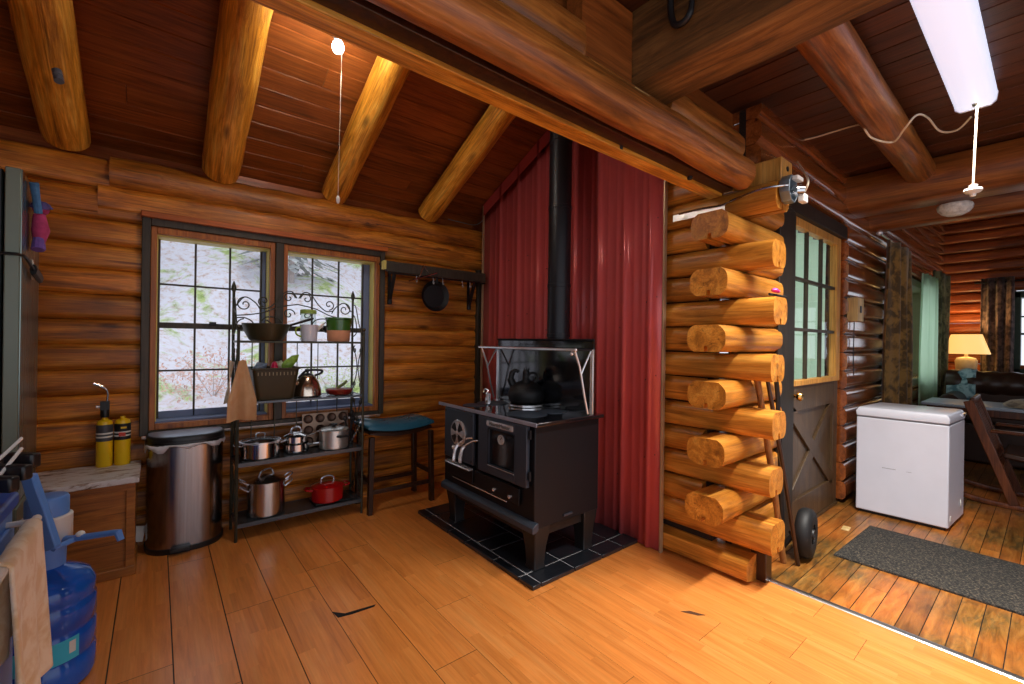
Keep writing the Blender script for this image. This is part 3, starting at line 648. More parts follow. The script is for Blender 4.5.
# ------------------------------------------------------------------ wood cook stove
SZ = .024
t = thing('wood_cook_stove', (1.93, 2.29, SZ), 'black enamel wood cook stove standing on the tiled hearth, shelf and splashback above', 'stove')
mb = MB(); mb.bb(1.622, 2.16, 1.79, 2.755, .262, .838); mb.build('body', m_black, t, .006)
mb = MB(); mb.bb(1.598, 2.165, 1.752, 2.80, .838, .862); mb.build('cooktop', m_gloss, t, .006)
mb = MB(); mb.bb(1.592, 1.6, 1.75, 2.802, .84, .862); mb.build('cooktop_edge', pm('grey_steel_edge', sr(150, 152, 168), .35, .3), t, .002)
for c, r in (((1.76, 2.02), .125), ((1.87, 2.52), .11), ((1.70, 2.5), .08), ((1.96, 2.0), .09)):
    mb = MB(); mb.lathe([(.0, .864), (r - .008, .8645), (r - .004, .8655), (r, .864), (r, .8615)], (c[0], c[1], 0), 40); mb.build('burner_lid', m_stovegrey, t)
mb = MB(); mb.prism([(1.63, .312), (1.618, .312), (1.592, .298), (1.586, .29), (1.586, .264), (1.592, .258), (1.63, .268)], 'Y', 1.76, 2.745); mb.build('foot_rail', m_stovegrey, t, .003)
mb = MB(); mb.bb(1.65, 2.14, 1.82, 2.73, .2, .268); mb.build('lower_frame', m_blackm, t, .004)
for x, y in ((1.69, 1.85), (1.69, 2.69), (2.095, 1.85), (2.095, 2.69)):
    mb = MB(); mb.loft([[(x + sx * w, y + sy * w, z) for sx, sy in ((-1, -1), (1, -1), (1, 1), (-1, 1))] for w, z in ((.045, SZ), (.038, SZ + .02), (.044, .14), (.056, .22), (.06, .27))]); mb.build('leg', m_blackm, t, .006)
# firebox door
mb = MB(); mb.bb(1.592, 1.616, 2.352, 2.712, .498, .834); fd = mb.build('firebox_door', m_stovegrey, t, .005)
M = align((-1, 0, 0))
mb = MB(); mb.lathe([(.0, 0), (.09, 0), (.09, .008), (.085, .012), (0, .012)], (1.592, 2.525, .682), 40, M); dm = mb.build('draft_wheel', m_chrome, fd)
mb = MB()
for k in range(4):
    a0 = PI / 4 + k * PI / 2
    pts = [(1.5785, 2.525 + r * math.cos(a), .682 + r * math.sin(a)) for r, a in [(.022, a0 - .42)] + [(.074, a0 - .42 + .84 * q / 6) for q in range(7)] + [(.022, a0 + .42)]]
    mb.loft([pts, [(x - .0012, y, z) for x, y, z in pts]])
mb.build('draft_opening', m_blackm, dm)
mb = MB(); mb.tube([(1.578, 2.525, .60), (1.555, 2.522, .592)], .007, 8); mb.sphere((1.553, 2.522, .592), .014, 12); mb.build('draft_knob', m_chrome, dm)
for y in (2.37, 2.695):
    for z in (.52, .815): mb = MB(); mb.sphere((1.592, y, z), .007, 8); mb.build('rivet', m_blackm, fd)
# oven door
mb = MB(); Y0, Y1, Z0, Z1 = 1.826, 2.29, .492, .835; wy0, wy1, wz0, wz1 = 1.93, 2.185, .55, .768
mb.bb(1.59, 1.616, Y0, wy0, Z0, Z1); mb.bb(1.59, 1.616, wy1, Y1, Z0, Z1); mb.bb(1.59, 1.616, wy0, wy1, Z0, wz0); mb.bb(1.59, 1.616, wy0, wy1, wz1, Z1); od = mb.build('oven_door', m_stovegrey, t, .003)
mb = MB(); mb.bb(1.604, 1.612, wy0, wy1, wz0, wz1); mb.build('oven_glass', m_gloss, od)
mb = MB(); mb.tube([(1.589, wy0, wz0), (1.589, wy1, wz0), (1.589, wy1, wz1), (1.589, wy0, wz1)], .004, 6, True); mb.build('window_rim', m_black, od)
mb = MB(); mb.tube([(1.588, wy0, wz0 - .004), (1.588, wy1, wz0 - .004)], .0035, 6); mb.build('chrome_strip', m_chrome, od)
mb = MB(); mb.lathe([(.0, 0), (.029, 0), (.029, .006), (.025, .008), (.024, .006), (0, .006)], (1.604, 2.07, .716), 28, M); ga = mb.build('thermometer', m_gauge, od)
mb = MB(); mb.tube([(1.597, 2.07, .716), (1.597, 2.058, .732)], .002, 6)
for k in range(10): a = PI * 1.25 - k * PI * 1.5 / 9; mb.box((1.597, 2.07 + .019 * math.cos(a), .716 + .019 * math.sin(a)), (.001, .002, .002))
mb.build('dial_marks', m_blackm, ga)
mb = MB(); mb.prism([(1.94, .788), (1.945, .784), (2.19, .784), (2.197, .79), (2.197, .812), (2.19, .818), (1.945, .818), (1.938, .812)], 'X', 1.584, 1.59); npl = mb.build('nameplate', m_chrome, od, .0015)
text_mesh('lettering', 'HearthMaster', .036, (1.5835, 2.067, .801), (0, -1, 0), (0, 0, 1), m_blackm, npl, .0008)
for z in (.56, .79): mb = MB(); mb.tube([(1.606, 1.813, z - .025), (1.606, 1.813, z + .025)], .009, 10); mb.build('hinge', m_black, od)
# coil handles
def coil(P, n, name, r=.0045, R=.009):
    mb = MB(); P = bez(P, 12); k = int(len(P) * .45); mb.tube(P[:k + 1], r, 8); q = []
    L = len(P) - k
    for i in range(L * 6):
        f = k + i / 6; a = P[min(int(f), len(P) - 1)]; b = P[min(int(f) + 1, len(P) - 1)]; c = a + (b - a) * (f - int(f)); d = (P[-1] - P[k]).normalized(); u = d.cross(Vector((1, 0, 0))).normalized(); w = d.cross(u)
        ang = i * .9; q.append(c + (u * math.cos(ang) + w * math.sin(ang)) * R)
    mb.tube(q, .0035, 5); return mb.build(name, m_chrome, t)
coil([(1.592, 2.362, .676), (1.56, 2.39, .668), (1.545, 2.465, .618), (1.54, 2.49, .56), (1.545, 2.505, .505)], 9, 'door_handle')
coil([(1.59, 2.296, .672), (1.56, 2.32, .664), (1.545, 2.395, .616), (1.54, 2.415, .56), (1.545, 2.43, .512)], 9, 'door_handle')
mb = MB(); mb.bb(1.6, 1.617, 2.365, 2.68, .378, .478); ad = mb.build('ash_door', m_black, t, .004)
mb = MB(); mb.prism([(1.6, .478), (1.57, .474), (1.566, .466), (1.6, .466)], 'Y', 2.36, 2.665); mb.build('ash_door_lip', m_chrome, ad, .001)
mb = MB(); mb.bb(1.603, 1.617, 1.90, 2.345, .372, .47); dr = mb.build('soot_drawer', m_black, t, .004)
for y in (2.119, 1.967): mb = MB(); mb.lathe([(.0, 0), (.006, 0), (.005, .01), (.011, .014), (.011, .02), (0, .024)], (1.603, y, .409), 14, M); mb.build('drawer_knob', m_chrome, dr)
mb = MB(); mb.bb(1.607, 1.614, 2.02, 2.62, .358, .364); mb.build('trim_strip', m_chrome, t)
mb = MB(); mb.bb(1.85, 1.92, 1.782, 1.792, .29, .302); mb.build('side_vent', m_stovegrey, t)
mb = MB(); mb.bb(2.165, 2.295, 2.1, 2.31, .82, .862); mb.build('flue_collar', m_black, t, .004)
# splashback and shelf
mb = MB(); mb.bb(2.08, 2.094, 1.772, 2.745, .862, 1.318); mb.build('splashback', m_gloss, t, .003)
mb = MB(); mb.tube([(2.08, 1.772, 1.318), (2.08, 2.745, 1.318)], .008, 8); mb.build('splashback_rim', m_black, t)
mb = MB(); mb.bb(1.908, 2.08, 1.775, 2.74, 1.252, 1.264); sh = mb.build('warming_shelf', m_black, t, .003)
mb = MB(); mb.tube([(1.903, 1.76, 1.258), (1.903, 2.74, 1.258)], .0085, 10); mb.sphere((1.903, 1.76, 1.258), .011); mb.sphere((1.903, 2.74, 1.258), .011); mb.build('shelf_rail', m_chrome, sh)
for y in (1.78, 2.735):
    mb = MB(); mb.bb(2.068, 2.08, y - .012, y + .012, .862, 1.26); mb.build('post', m_chrome, t, .002)
    mb = MB(); mb.tube(bez([(1.92, y, 1.25), (1.96, y, 1.16), (1.975, y, 1.11), (2.01, y, .97), (2.04, y, .87)], 6), .007, 8); mb.tube(bez([(2.06, y, 1.25), (2.01, y, 1.17), (1.975, y, 1.11)], 6), .006, 8); mb.build('strut', m_chrome, t)
mb = MB(); mb.sphere((1.915, 1.80, 1.235), .012); mb.tube([(1.915, 1.80, 1.25), (1.915, 1.80, 1.235)], .004, 6); mb.build('rail_knob', m_chrome, t)
p = fl(488, 405, .862)
mb = MB(); q = []
for i in range(60): a = i * .8; q.append(Vector((p.x + .016 * math.cos(a), p.y + .016 * math.sin(a), .868 + .0013 * i)))
mb.tube(q, .004, 6); mb.tube(bez([q[-1], p + Vector((0, 0, .1)), p + Vector((-.02, .01, .112)), p + Vector((-.04, .0, .09))], 5), .005, 6); tag(mb.build('lid_lifter', m_chrome), 'coiled chrome lid lifter standing on the stove top by the shelf strut', 'lid lifter')
mb = MB(); PXc, PYc = 2.205, 2.205; pr_ = [(.079, 1.0)]
for z in (1.35, 1.70, 2.25, 2.72): pr_ += [(.079, z - .012), (.083, z - .01), (.083, z + .01), (.079, z + .012)]
pr_ += [(.079, roofz(PYc) + .1)]
tp = thing('stovepipe', (PXc, PYc, .864), 'tall black round stovepipe rising from the stove to the board ceiling', 'stovepipe')
mb.lathe([(.079, .864)] + pr_, (PXc, PYc, 0), 36); mb.build('pipe', m_pipe, tp)
mb = MB(); mb.tube([(PXc - .08, PYc + .02, 2.86), (PXc - .1, PYc + .03, 2.85), (PXc - .11, PYc + .03, 2.83)], .005, 6); mb.build('damper_pin', m_chrome, tp)

# cast-iron kettle on the stove
p = fl(526, 405, .866); kz = .866
t = thing('cast_iron_kettle', (p.x, p.y, kz), 'black cast iron steamer kettle with curled spout, standing on the stove top', 'kettle')
mb = MB(); mb.lathe([(.0, .012), (.09, .012), (.114, .028), (.125, .06), (.124, .09), (.114, .115), (.11, .118), (.0, .118)], p * 1 - Vector((0, 0, p.z - kz)), 36); mb.build('pot', m_castiron, t)
b = Vector((p.x, p.y, kz))
mb = MB(); mb.lathe([(.0, .118), (.114, .119), (.11, .126), (.082, .15), (.04, .168), (.012, .175), (0, .176)], b, 32); mb.build('lid', m_castiron, t)
mb = MB(); mb.lathe([(.116, 0), (.122, 0), (.122, .012), (.116, .012), (.116, 0)], b, 36); mb.build('trivet', m_chrome, t)
L = -R0 * 1.0
mb = MB(); mb.tube(bez([b + L * .08 + Vector((0, 0, .125)), b + L * .105 + Vector((0, 0, .17)), b + L * .1 + Vector((0, 0, .215)), b + L * .085 + Vector((0, 0, .235)), b + L * .066 + Vector((0, 0, .236)), b + L * .055 + Vector((0, 0, .226))], 6), [.026] * 8 + [.019] * 8 + [.014] * 8 + [.011] * 7, 10); mb.build('spout', m_castiron, t)
mb = MB(); hb = b - F * .03 - R0 * .0
mb.tube(bez([hb + Vector((0, 0, .16)), hb + Vector((0, 0, .2)) - R0 * .006, hb + Vector((0, 0, .245))], 6), [.034, .032, .03, .027, .024, .022, .021, .021, .022, .024, .022, .02, .017], 12)
for k in (-1, 0, 1): mb.tube([hb + Vector((0, 0, .24)) + R0 * (.012 * k), hb + Vector((0, 0, .262 - .004 * abs(k))) + R0 * (.018 * k)], [.007, .003], 6)
mb.build('neck', m_castiron, t)
mb = MB(); c0 = b + R0 * .045 + Vector((0, 0, .19))
mb.tube([c0 + (R0 * math.cos(a) + Vector((0, 0, 1)) * math.sin(a)) * .034 for a in [2 * PI * k / 20 for k in range(20)]], .009, 8, True); mb.build('ring_handle', m_castiron, t)

# ------------------------------------------------------------------ baker's rack
RX0, RX1, RYF, RYB = .405, 1.21, 3.265, 3.515
ZT, Z2, Z3, Z4 = 1.285, .89, .50, .11
t = thing('bakers_rack', ((RX0 + RX1) / 2, (RYF + RYB) / 2, 0), 'dark wrought iron rack with scrolled back and four shelves in front of the window', 'rack')
for x in (RX0, RX1):
    mb = MB(); mb.tube([(x, RYF, 0), (x, RYF, 1.36)], .009, 8); mb.sphere((x, RYF, 1.375), .014); mb.build('post', m_rack, t)
    mb = MB(); mb.tube([(x, RYB, 0), (x, RYB, 1.62)], .009, 8); mb.lathe([(.0, 0), (.009, .0), (.016, .02), (.014, .04), (.004, .07), (0, .075)], (x, RYB, 1.615), 12); mb.build('post', m_rack, t)
def shelfpan(z, th, solidtop=True):
    mb = MB(); mb.bb(RX0, RX1, RYF - .004, RYF + .006, z - th, z); mb.bb(RX0, RX1, RYB - .006, RYB + .004, z - th, z); mb.bb(RX0 - .003, RX0 + .006, RYF, RYB, z - th, z); mb.bb(RX1 - .006, RX1 + .003, RYF, RYB, z - th, z)
    if solidtop: mb.bb(RX0, RX1, RYF, RYB, z - .006, z - .002)
    else:
        for k in range(1, 12): y = RYF + (RYB - RYF) * k / 12; mb.tube([(RX0, y, z - .005), (RX1, y, z - .005)], .003, 6)
    return mb.build('shelf', m_rack if not solidtop else m_shelf, t, .0015)
shelfpan(ZT, .014, False); shelfpan(Z2, .016, True); shelfpan(Z3, .028); shelfpan(Z4, .026)
def spiral(cx, cz, r, a0, turns, n=26):    # spiral outwards-in
    return [(cx + r * (1 - .85 * i / n) * math.cos(a0 + turns * 2 * PI * i / n), cz + r * (1 - .85 * i / n) * math.sin(a0 + turns * 2 * PI * i / n)) for i in range(n + 1)]
def scrolls(pl, curves, r=.0042):
    mb = MB()
    for c in curves: mb.tube([pl(u, w) for u, w in c], r, 6)
    return mb
mid = (RX0 + RX1) / 2; W = (RX1 - RX0) / 2
def back(u, w): return (u, RYB, w)
cv = []
for s in (-1, 1):
    X = lambda k: mid + s * k
    arch = bez([(X(W), 1.455, 0), (X(W * .78), 1.465, 0), (X(W * .55), 1.485, 0), (X(W * .3), 1.53, 0), (X(0), 1.555, 0)], 6); cv.append([(q.x, q.y) for q in arch])
    top = bez([(X(W * .62), 1.52, 0), (X(W * .5), 1.515, 0), (X(W * .36), 1.56, 0), (X(W * .22), 1.635, 0), (X(W * .1), 1.645, 0), (X(.006), 1.60, 0)], 6); cv.append([(q.x, q.y) for q in top])
    for (k, z, r, a, tn) in ((W * .15, 1.60, .042, PI if s > 0 else 0, s * -1.2), (W * .55, 1.565, .04, PI * 1.5, s * 1.2), (W * .84, 1.535, .05, PI / 2, s * -1.3), (W * .85, 1.385, .05, PI / 2, s * -1.3), (W * .52, 1.385, .046, PI / 2, s * 1.25), (W * .15, 1.48, .042, PI if s > 0 else 0, s * -1.2), (W * .68, 1.34, .04, PI / 2, s * 1.1)):
        cv.append(spiral(X(k), z, r, a, tn))
    e = bez([(X(W * .97), 1.52, 0), (X(W * .84), 1.585, 0), (X(W * .68), 1.55, 0), (X(W * .6), 1.50, 0)], 6); cv.append([(q.x, q.y) for q in e])
    e = bez([(X(W * .97), 1.44, 0), (X(W * .82), 1.44, 0), (X(W * .7), 1.4, 0), (X(W * .66), 1.29, 0)], 6); cv.append([(q.x, q.y) for q in e])
    e = bez([(X(W * .66), 1.37, 0), (X(W * .52), 1.45, 0), (X(W * .3), 1.44, 0), (X(W * .2), 1.36, 0)], 6); cv.append([(q.x, q.y) for q in e])
scrolls(back, cv).build('scrolled_back', m_rack, t)
for x in (RX0, RX1):
    yc = (RYF + RYB) / 2; hw = (RYB - RYF) / 2; cv = []
    side = lambda u, w, x=x: (x, u, w)
    e = bez([(RYF + .01, 1.30, 0), (yc - .02, 1.42, 0), (yc + .06, 1.56, 0), (RYB - .01, 1.57, 0)], 7); cv.append([(q.x, q.y) for q in e])
    e = bez([(RYB, 1.32, 0), (yc + .03, 1.36, 0), (yc + .06, 1.46, 0), (RYB - .01, 1.5, 0)], 7); cv.append([(q.x, q.y) for q in e])
    for zb, zt in ((Z2, ZT), (Z3, Z2), (Z4, Z3)):
        zm = (zb + zt) / 2; h = (zt - zb)
        for s in (-1, 1):
            e = bez([(yc + s * hw * .9, zt - .02, 0), (yc + s * hw * .3, zm + h * .2, 0), (yc + s * .012, zm, 0), (yc + s * hw * .3, zm - h * .2, 0), (yc + s * hw * .9, zb + .02, 0)], 6); cv.append([(q.x, q.y) for q in e])
            cv.append(spiral(yc + s * hw * .5, zt - h * .16, .032, PI / 2, -s * 1.2, 18)); cv.append(spiral(yc + s * hw * .5, zb + h * .16, .032, -PI / 2, s * 1.2, 18))
    scrolls(side, cv, .0038).build('scrolled_side', m_rack, t)
mb = MB()
for z in (Z2 + .19,):
    pass
for k in range(5): x = RX0 + (RX1 - RX0) * (.14 + .18 * k); mb.tube([(x, RYB, Z3), (x, RYB, ZT)], .0035, 6)
mb.tube([(RX0, RYB, 1.09), (RX1, RYB, 1.09)], .0035, 6); mb.build('back_rods', m_rack, t)

def at_shelf(px, z, y): r = ray(px, 342); return Vector((y * r.x / r.y, y, z))
# skillets
def skillet(c, r, h, ang, label, mat, hl, tilt=.25):
    t = thing('skillet', c, label, 'skillet', None); mb = MB()
    mb.lathe([(.0, 0), (r * .62, 0), (r * .7, .006), (r * .88, h * .5), (r, h), (r - .004, h + .002), (r * .86, h * .5), (r * .68, .01), (0, .007)], c, 40); mb.build('pan', mat, t)
    d = Vector((math.cos(ang), math.sin(ang), 0)); a = Vector(c) + d * (r - .006) + Vector((0, 0, h - .006)); b_ = a + d * hl * math.cos(tilt) + Vector((0, 0, hl * math.sin(tilt)))
    mb = MB(); mb.tube([a, a + (b_ - a) * .25, a + (b_ - a) * .8, b_], [.012, .011, .014, .01], 8, flat=.7); mb.build('handle', m_blackm, t)
m_pan = pm('olive_dark_pan', sr(62, 58, 38), .4, .2, .15, 20)
skillet((.575, 3.345, ZT + .001), .145, .112, -.25, 'deep dark skillet with upturned handle on the top shelf of the rack', m_pan, .16, .35)
mb = MB(); pc = Vector((.80, 3.455, ZT)); 
# jar, pitcher, planter
c = at_shelf(308, ZT + .001, 3.45)
t = thing('glass_jar', c, 'tall clear glass jar with pale green lid behind the white pitcher', 'jar')
mb = MB(); mb.lathe([(.0, 0), (.054, 0), (.056, .01), (.056, .15), (.05, .18), (.052, .2), (.049, .2), (.047, .18), (.053, .15), (.053, .01), (0, .008)], c, 28); mb.build('jar_body', m_clear, t)
mb = MB(); mb.lathe([(.0, .201), (.055, .201), (.055, .225), (.05, .23), (0, .23)], c, 28); mb.build('lid', pm('pale_green_lid', sr(160, 190, 90), .5), t)
c = at_shelf(309, ZT + .001, 3.335)
t = thing('pitcher', c, 'white enamel pitcher with a pointed spout on the top rack shelf', 'pitcher')
mb = MB(); mb.lathe([(.0, 0), (.05, 0), (.052, .008), (.058, .1), (.062, .115), (.059, .115), (.055, .1), (.049, .01), (0, .008)], c, 30); mb.build('body', m_white, t)
mb = MB(); mb.tube([c + Vector((.052, -.0, .085)), c + Vector((.085, 0, .112)), c + Vector((.1, 0, .13))], [.016, .01, .006], 8); mb.build('spout', m_labelw, t)
mb = MB(); mb.tube(bez([c + Vector((-.05, 0, .1)), c + Vector((-.085, -.005, .09)), c + Vector((-.085, -.005, .05)), c + Vector((-.05, 0, .03))], 6), .006, 8); mb.build('handle', pm('yellow_green_handle', sr(170, 200, 50), .4), t)
c = at_shelf(338.5, ZT + .001, 3.36)
t = thing('planter_pot', c, 'round pot with green glazed top and bare terracotta base on the top rack shelf', 'pot')
mb = MB(); mb.lathe([(.0, 0), (.075, 0), (.079, .006), (.083, .08), (.08, .085), (0, .085)], c, 30); mb.build('base', m_terra, t)
mb = MB(); mb.lathe([(.0, .085), (.083, .082), (.092, .16), (.098, .165), (.098, .175), (.09, .176), (.082, .12), (0, .12)], c, 30); mb.build('glazed_rim', m_green, t)

# basket with packets
cx0 = at_shelf(274.5, Z2, 3.36).x; c = Vector((cx0, 3.38, Z2 + .001))
t = thing('plastic_basket', c, 'dark brown slotted plastic basket on the second shelf of the rack', 'basket')
def rr_ring(hx, hy, z, r=.03, n=6):
    pts = []
    for sx, sy, a0 in ((1, 1, 0), (-1, 1, PI / 2), (-1, -1, PI), (1, -1, 1.5 * PI)):
        for k in range(n + 1): a = a0 + PI / 2 * k / n; pts.append(Vector((c.x + sx * (hx - r) + r * math.cos(a), c.y + sy * (hy - r) + r * math.sin(a), z)))
    return pts
mb = MB(); z0 = c.z
mb.loft([rr_ring(.112, .09, z0), rr_ring(.115, .093, z0 + .01), rr_ring(.142, .112, z0 + .2), rr_ring(.153, .12, z0 + .205), rr_ring(.153, .12, z0 + .215), rr_ring(.138, .108, z0 + .213), rr_ring(.11, .088, z0 + .012)]); mb.build('basket_body', m_basket, t)
mb = MB()
for k in range(11):
    f = -.1 + .02 * k; kx = f
    for zz, hh in ((z0 + .175, .022),): y = c.y - .093 - (.022) * (zz - z0) / .2 - .0012; mb.box((c.x + kx * 1.1, y, zz), (.005, .003, hh))
mb.build('slots', pm('slot_gap', sr(150, 140, 110), .6), t)
for i, (dx, dy, sx, sz, col, lab) in enumerate(((-.085, .0, .1, .05, sr(170, 190, 214), 'pale blue packet lying in the dark basket'), (.0, -.03, .055, .055, sr(214, 30, 76), 'pink red packet in the middle of the dark basket'), (.04, .03, .07, .06, sr(222, 222, 190), 'cream packet in the dark basket behind the pink one'), (.11, .0, .075, .11, sr(150, 190, 70), 'green plastic bag standing up in the dark basket'))):
    cc = Vector((c.x + dx, c.y + dy, z0 + .195 + sz * .5)); mb = MB(); rng = random.Random(i + 3)
    mb.lathe([(.0, -.5)] + [(.5 * math.sin(PI * (k + 1) / 8) * (1 + rng.uniform(-.2, .2)), -.5 + k / 7) for k in range(7)] + [(.0, .5)], cc, 10, Ry(.4 * (i - 1)) @ Matrix.Diagonal((sx, .06, sz * 1.3)))
    tag(mb.build('packet', pm('packet_%d' % i, col, .3, 0, .35, 40)), lab, 'packet')
# kettle (tea)
c = Vector((at_shelf(308, Z2, 3.39).x, 3.39, Z2 + .001))
t = thing('tea_kettle', c, 'rounded stainless tea kettle with black knob on the second shelf of the rack', 'kettle')
mb = MB(); mb.lathe([(.0, 0), (.09, 0), (.096, .008), (.092, .05), (.078, .1), (.056, .135), (.045, .148), (.04, .15), (0, .15)], c, 40); mb.build('body', m_copper, t)
mb = MB(); mb.lathe([(.0, .15), (.042, .15), (.03, .16), (.008, .165), (.008, .172), (.018, .18), (.018, .192), (0, .198)], c, 24); mb.build('lid', m_blkplastic, t)
mb = MB(); mb.tube(bez([c + Vector((-.06, 0, .13)), c + Vector((-.01, 0, .18)), c + Vector((.06, .0, .185)), c + Vector((.1, 0, .178)), c + Vector((.09, 0, .16)), c + Vector((.05, 0, .145))], 6), .0085, 8); mb.build('handle', m_blkplastic, t)
mb = MB(); mb.tube([c + Vector((-.07, -.02, .09)), c + Vector((-.105, -.03, .125))], [.018, .011], 10); mb.build('spout', m_copper, t)
# glass dish with red food
c = Vector((at_shelf(340, Z2, 3.36).x, 3.36, Z2 + .001))
t = thing('glass_dish', c, 'clear glass dish of red food with a spoon on the second rack shelf', 'dish')
mb = MB(); mb.lathe([(.0, 0), (.085, 0), (.09, .006), (.108, .062), (.104, .062), (.086, .008), (0, .006)], c, 36); mb.build('bowl', m_clear, t)
mb = MB(); mb.lathe([(.0, .007), (.084, .007), (.096, .036), (.09, .043), (.05, .047), (0, .046)], c, 30); f = mb.build('red_food', pm('red_sauce', sr(150, 28, 20), .35, 0, .35, 60, .3), t); f['kind'] = 'stuff'
mb = MB(); mb.tube([c + Vector((-.02, -.01, .05)), c + Vector((.03, .0, .075)), c + Vector((.055, .0, .1))], [.01, .012, .009], 8); mb.build('pickle', pm('green_pickle', sr(112, 122, 62), .4), t)
mb = MB(); mb.lathe([(.0, 0), (.06, 0), (.075, .008), (.072, .009), (0, .004)], (c.x + .085 - .012, c.y - .02 + .14, Z2 + .001), 28)
tag(mb.build('saucer', pm('blue_saucer', sr(70, 84, 110), .25)), 'small dark blue saucer behind the glass dish on the rack', 'saucer')

# third shelf: steel pots, muffin tin, aluminium pot, utensils
def pot(c, r, h, mat, label, cat, name='stock_pot', side=True, hw=.03, rim=.004):
    t = thing(name, c, label, cat); mb = MB()
    mb.lathe([(.0, 0), (r - .006, 0), (r, .008), (r, h - .004), (r + rim, h), (r - .003, h), (r - .004, .01), (0, .008)], c, 44); mb.build('pot_body', mat, t); return t
c = Vector((at_shelf(262, Z3, 3.375).x, 3.385, Z3 + .001)); t = pot(c, .118, .105, m_steelp, 'wide polished steel pot with its glass lid on the third rack shelf', 'pot', 'saucepan')
mb = MB(); mb.lathe([(.0, .122), (.05, .119), (.1, .11), (.121, .106), (.121, .102), (.1, .105), (.05, .114), (0, .117)], c, 40); mb.build('glass_lid', m_clear, t)
mb = MB(); mb.lathe([(.116, .1), (.124, .1), (.124, .111), (.116, .111), (.116, .1)], c, 40); mb.build('lid_rim', m_chrome, t)
mb = MB(); mb.tube(bez([c + Vector((-.02, .03, .118)), c + Vector((-.018, .03, .15)), c + Vector((.03, .03, .15)), c + Vector((.03, .03, .118))], 5), .005, 8); mb.build('lid_handle', m_chrome, t)
for s in (-1, 1): mb = MB(); mb.tube(bez([c + Vector((s * .116, -.03, .085)), c + Vector((s * .15, -.02, .09)), c + Vector((s * .15, .02, .09)), c + Vector((s * .116, .03, .085))], 5), .0045, 8); mb.build('handle', m_chrome, t)
c = Vector((at_shelf(298, Z3, 3.385).x, 3.40, Z3 + .001)); t = pot(c, .085, .06, m_steelp, 'small polished steel saucepan with long handle, under another saucepan', 'saucepan', 'saucepan')
mb = MB(); mb.tube([c + Vector((.075, -.035, .045)), c + Vector((.1, -.075, .055)), c + Vector((.125, -.125, .065))], [.007, .006, .008], 8); mb.build('handle', m_chrome, t)
c2 = c + Vector((0, 0, .062)); t = pot(c2, .075, .05, m_steelp, 'small lidded steel saucepan stacked on top of another saucepan', 'saucepan', 'saucepan')
mb = MB(); mb.tube([c2 + Vector((.068, -.02, .04)), c2 + Vector((.105, -.05, .06)), c2 + Vector((.14, -.09, .085))], [.007, .006, .008], 8); mb.build('handle', m_chrome, t)
mb = MB(); mb.lathe([(.0, .078), (.03, .074), (.07, .056), (.079, .051), (.076, .05), (0, .05)], c2, 36); mb.build('lid', m_steelp, t)
mb = MB(); mb.tube(bez([c2 + Vector((-.035, 0, .07)), c2 + Vector((-.028, 0, .1)), c2 + Vector((0, 0, .112)), c2 + Vector((.028, 0, .1)), c2 + Vector((.035, 0, .07))], 5), .006, 8); mb.build('lid_handle', m_chrome, t)
# aluminium pot
c = Vector((at_shelf(336, Z3, 3.34).x, 3.36, Z3 + .001)); t = pot(c, .1, .135, m_alu, 'dull aluminium pot with black knob on lid at the end of the third shelf', 'pot')
mb = MB(); mb.lathe([(.0, .152), (.06, .15), (.095, .142), (.104, .136), (.104, .132), (0, .133)], c, 36); mb.build('lid', m_alu, t)
mb = MB(); mb.lathe([(.0, .15), (.012, .15), (.012, .158), (.022, .166), (.022, .176), (0, .18)], c, 20); mb.build('lid_knob', m_blkplastic, t)
mb = MB(); d = Vector((.25, -.97, 0)); mb.tube(bez([c + d * .098 + Vector((-.03, 0, .095)), c + d * .13 + Vector((-.025, 0, .098)), c + d * .13 + Vector((.025, 0, .098)), c + d * .098 + Vector((.03, 0, .095))], 5), .008, 8); mb.build('handle', m_blkplastic, t)
# muffin tin leaning at the back
t = thing('muffin_tin', (at_shelf(325, Z3, 3.5).x, 3.47, Z3 + .002), 'worn muffin tin leaning upright behind the pots on the third shelf', 'muffin tin')
m_tin = pm('bronze_tin', sr(150, 124, 104), .4, .6, .15, 12); m_tincup = pm('tin_cup', sr(84, 62, 50), .4, .6, .2, 12)
px0, px1 = at_shelf(303, 0, 3.49).x, at_shelf(349, 0, 3.49).x; zt0, zt1 = Z3 + .004, Z3 + .245
ln = Vector((0, .03, zt1 - zt0)); nrm = Vector((0, -1, .12)).normalized()
mb = MB(); B0 = Vector((px0, 3.463, zt0)); mb.loft([[B0, B0 + Vector((px1 - px0, 0, 0)), B0 + Vector((px1 - px0, .004, 0)), B0 + Vector((0, .004, 0))], [B0 + ln, B0 + ln + Vector((px1 - px0, 0, 0)), B0 + ln + Vector((px1 - px0, .004, 0)), B0 + ln + Vector((0, .004, 0))]]); mb.build('tray', m_tin, t, .002)
for i in range(4):
    for j in range(3):
        q = B0 + ln * ((j + .5) / 3) + Vector(((px1 - px0) * (i + .5) / 4, 0, 0)); mb = MB()
        mb.lathe([(.0, .0015), (.024, .0015), (.027, .003), (.03, .006), (.033, .005), (.033, 0)], q, 22, align(nrm)); mb.build('cup', m_tincup, t)
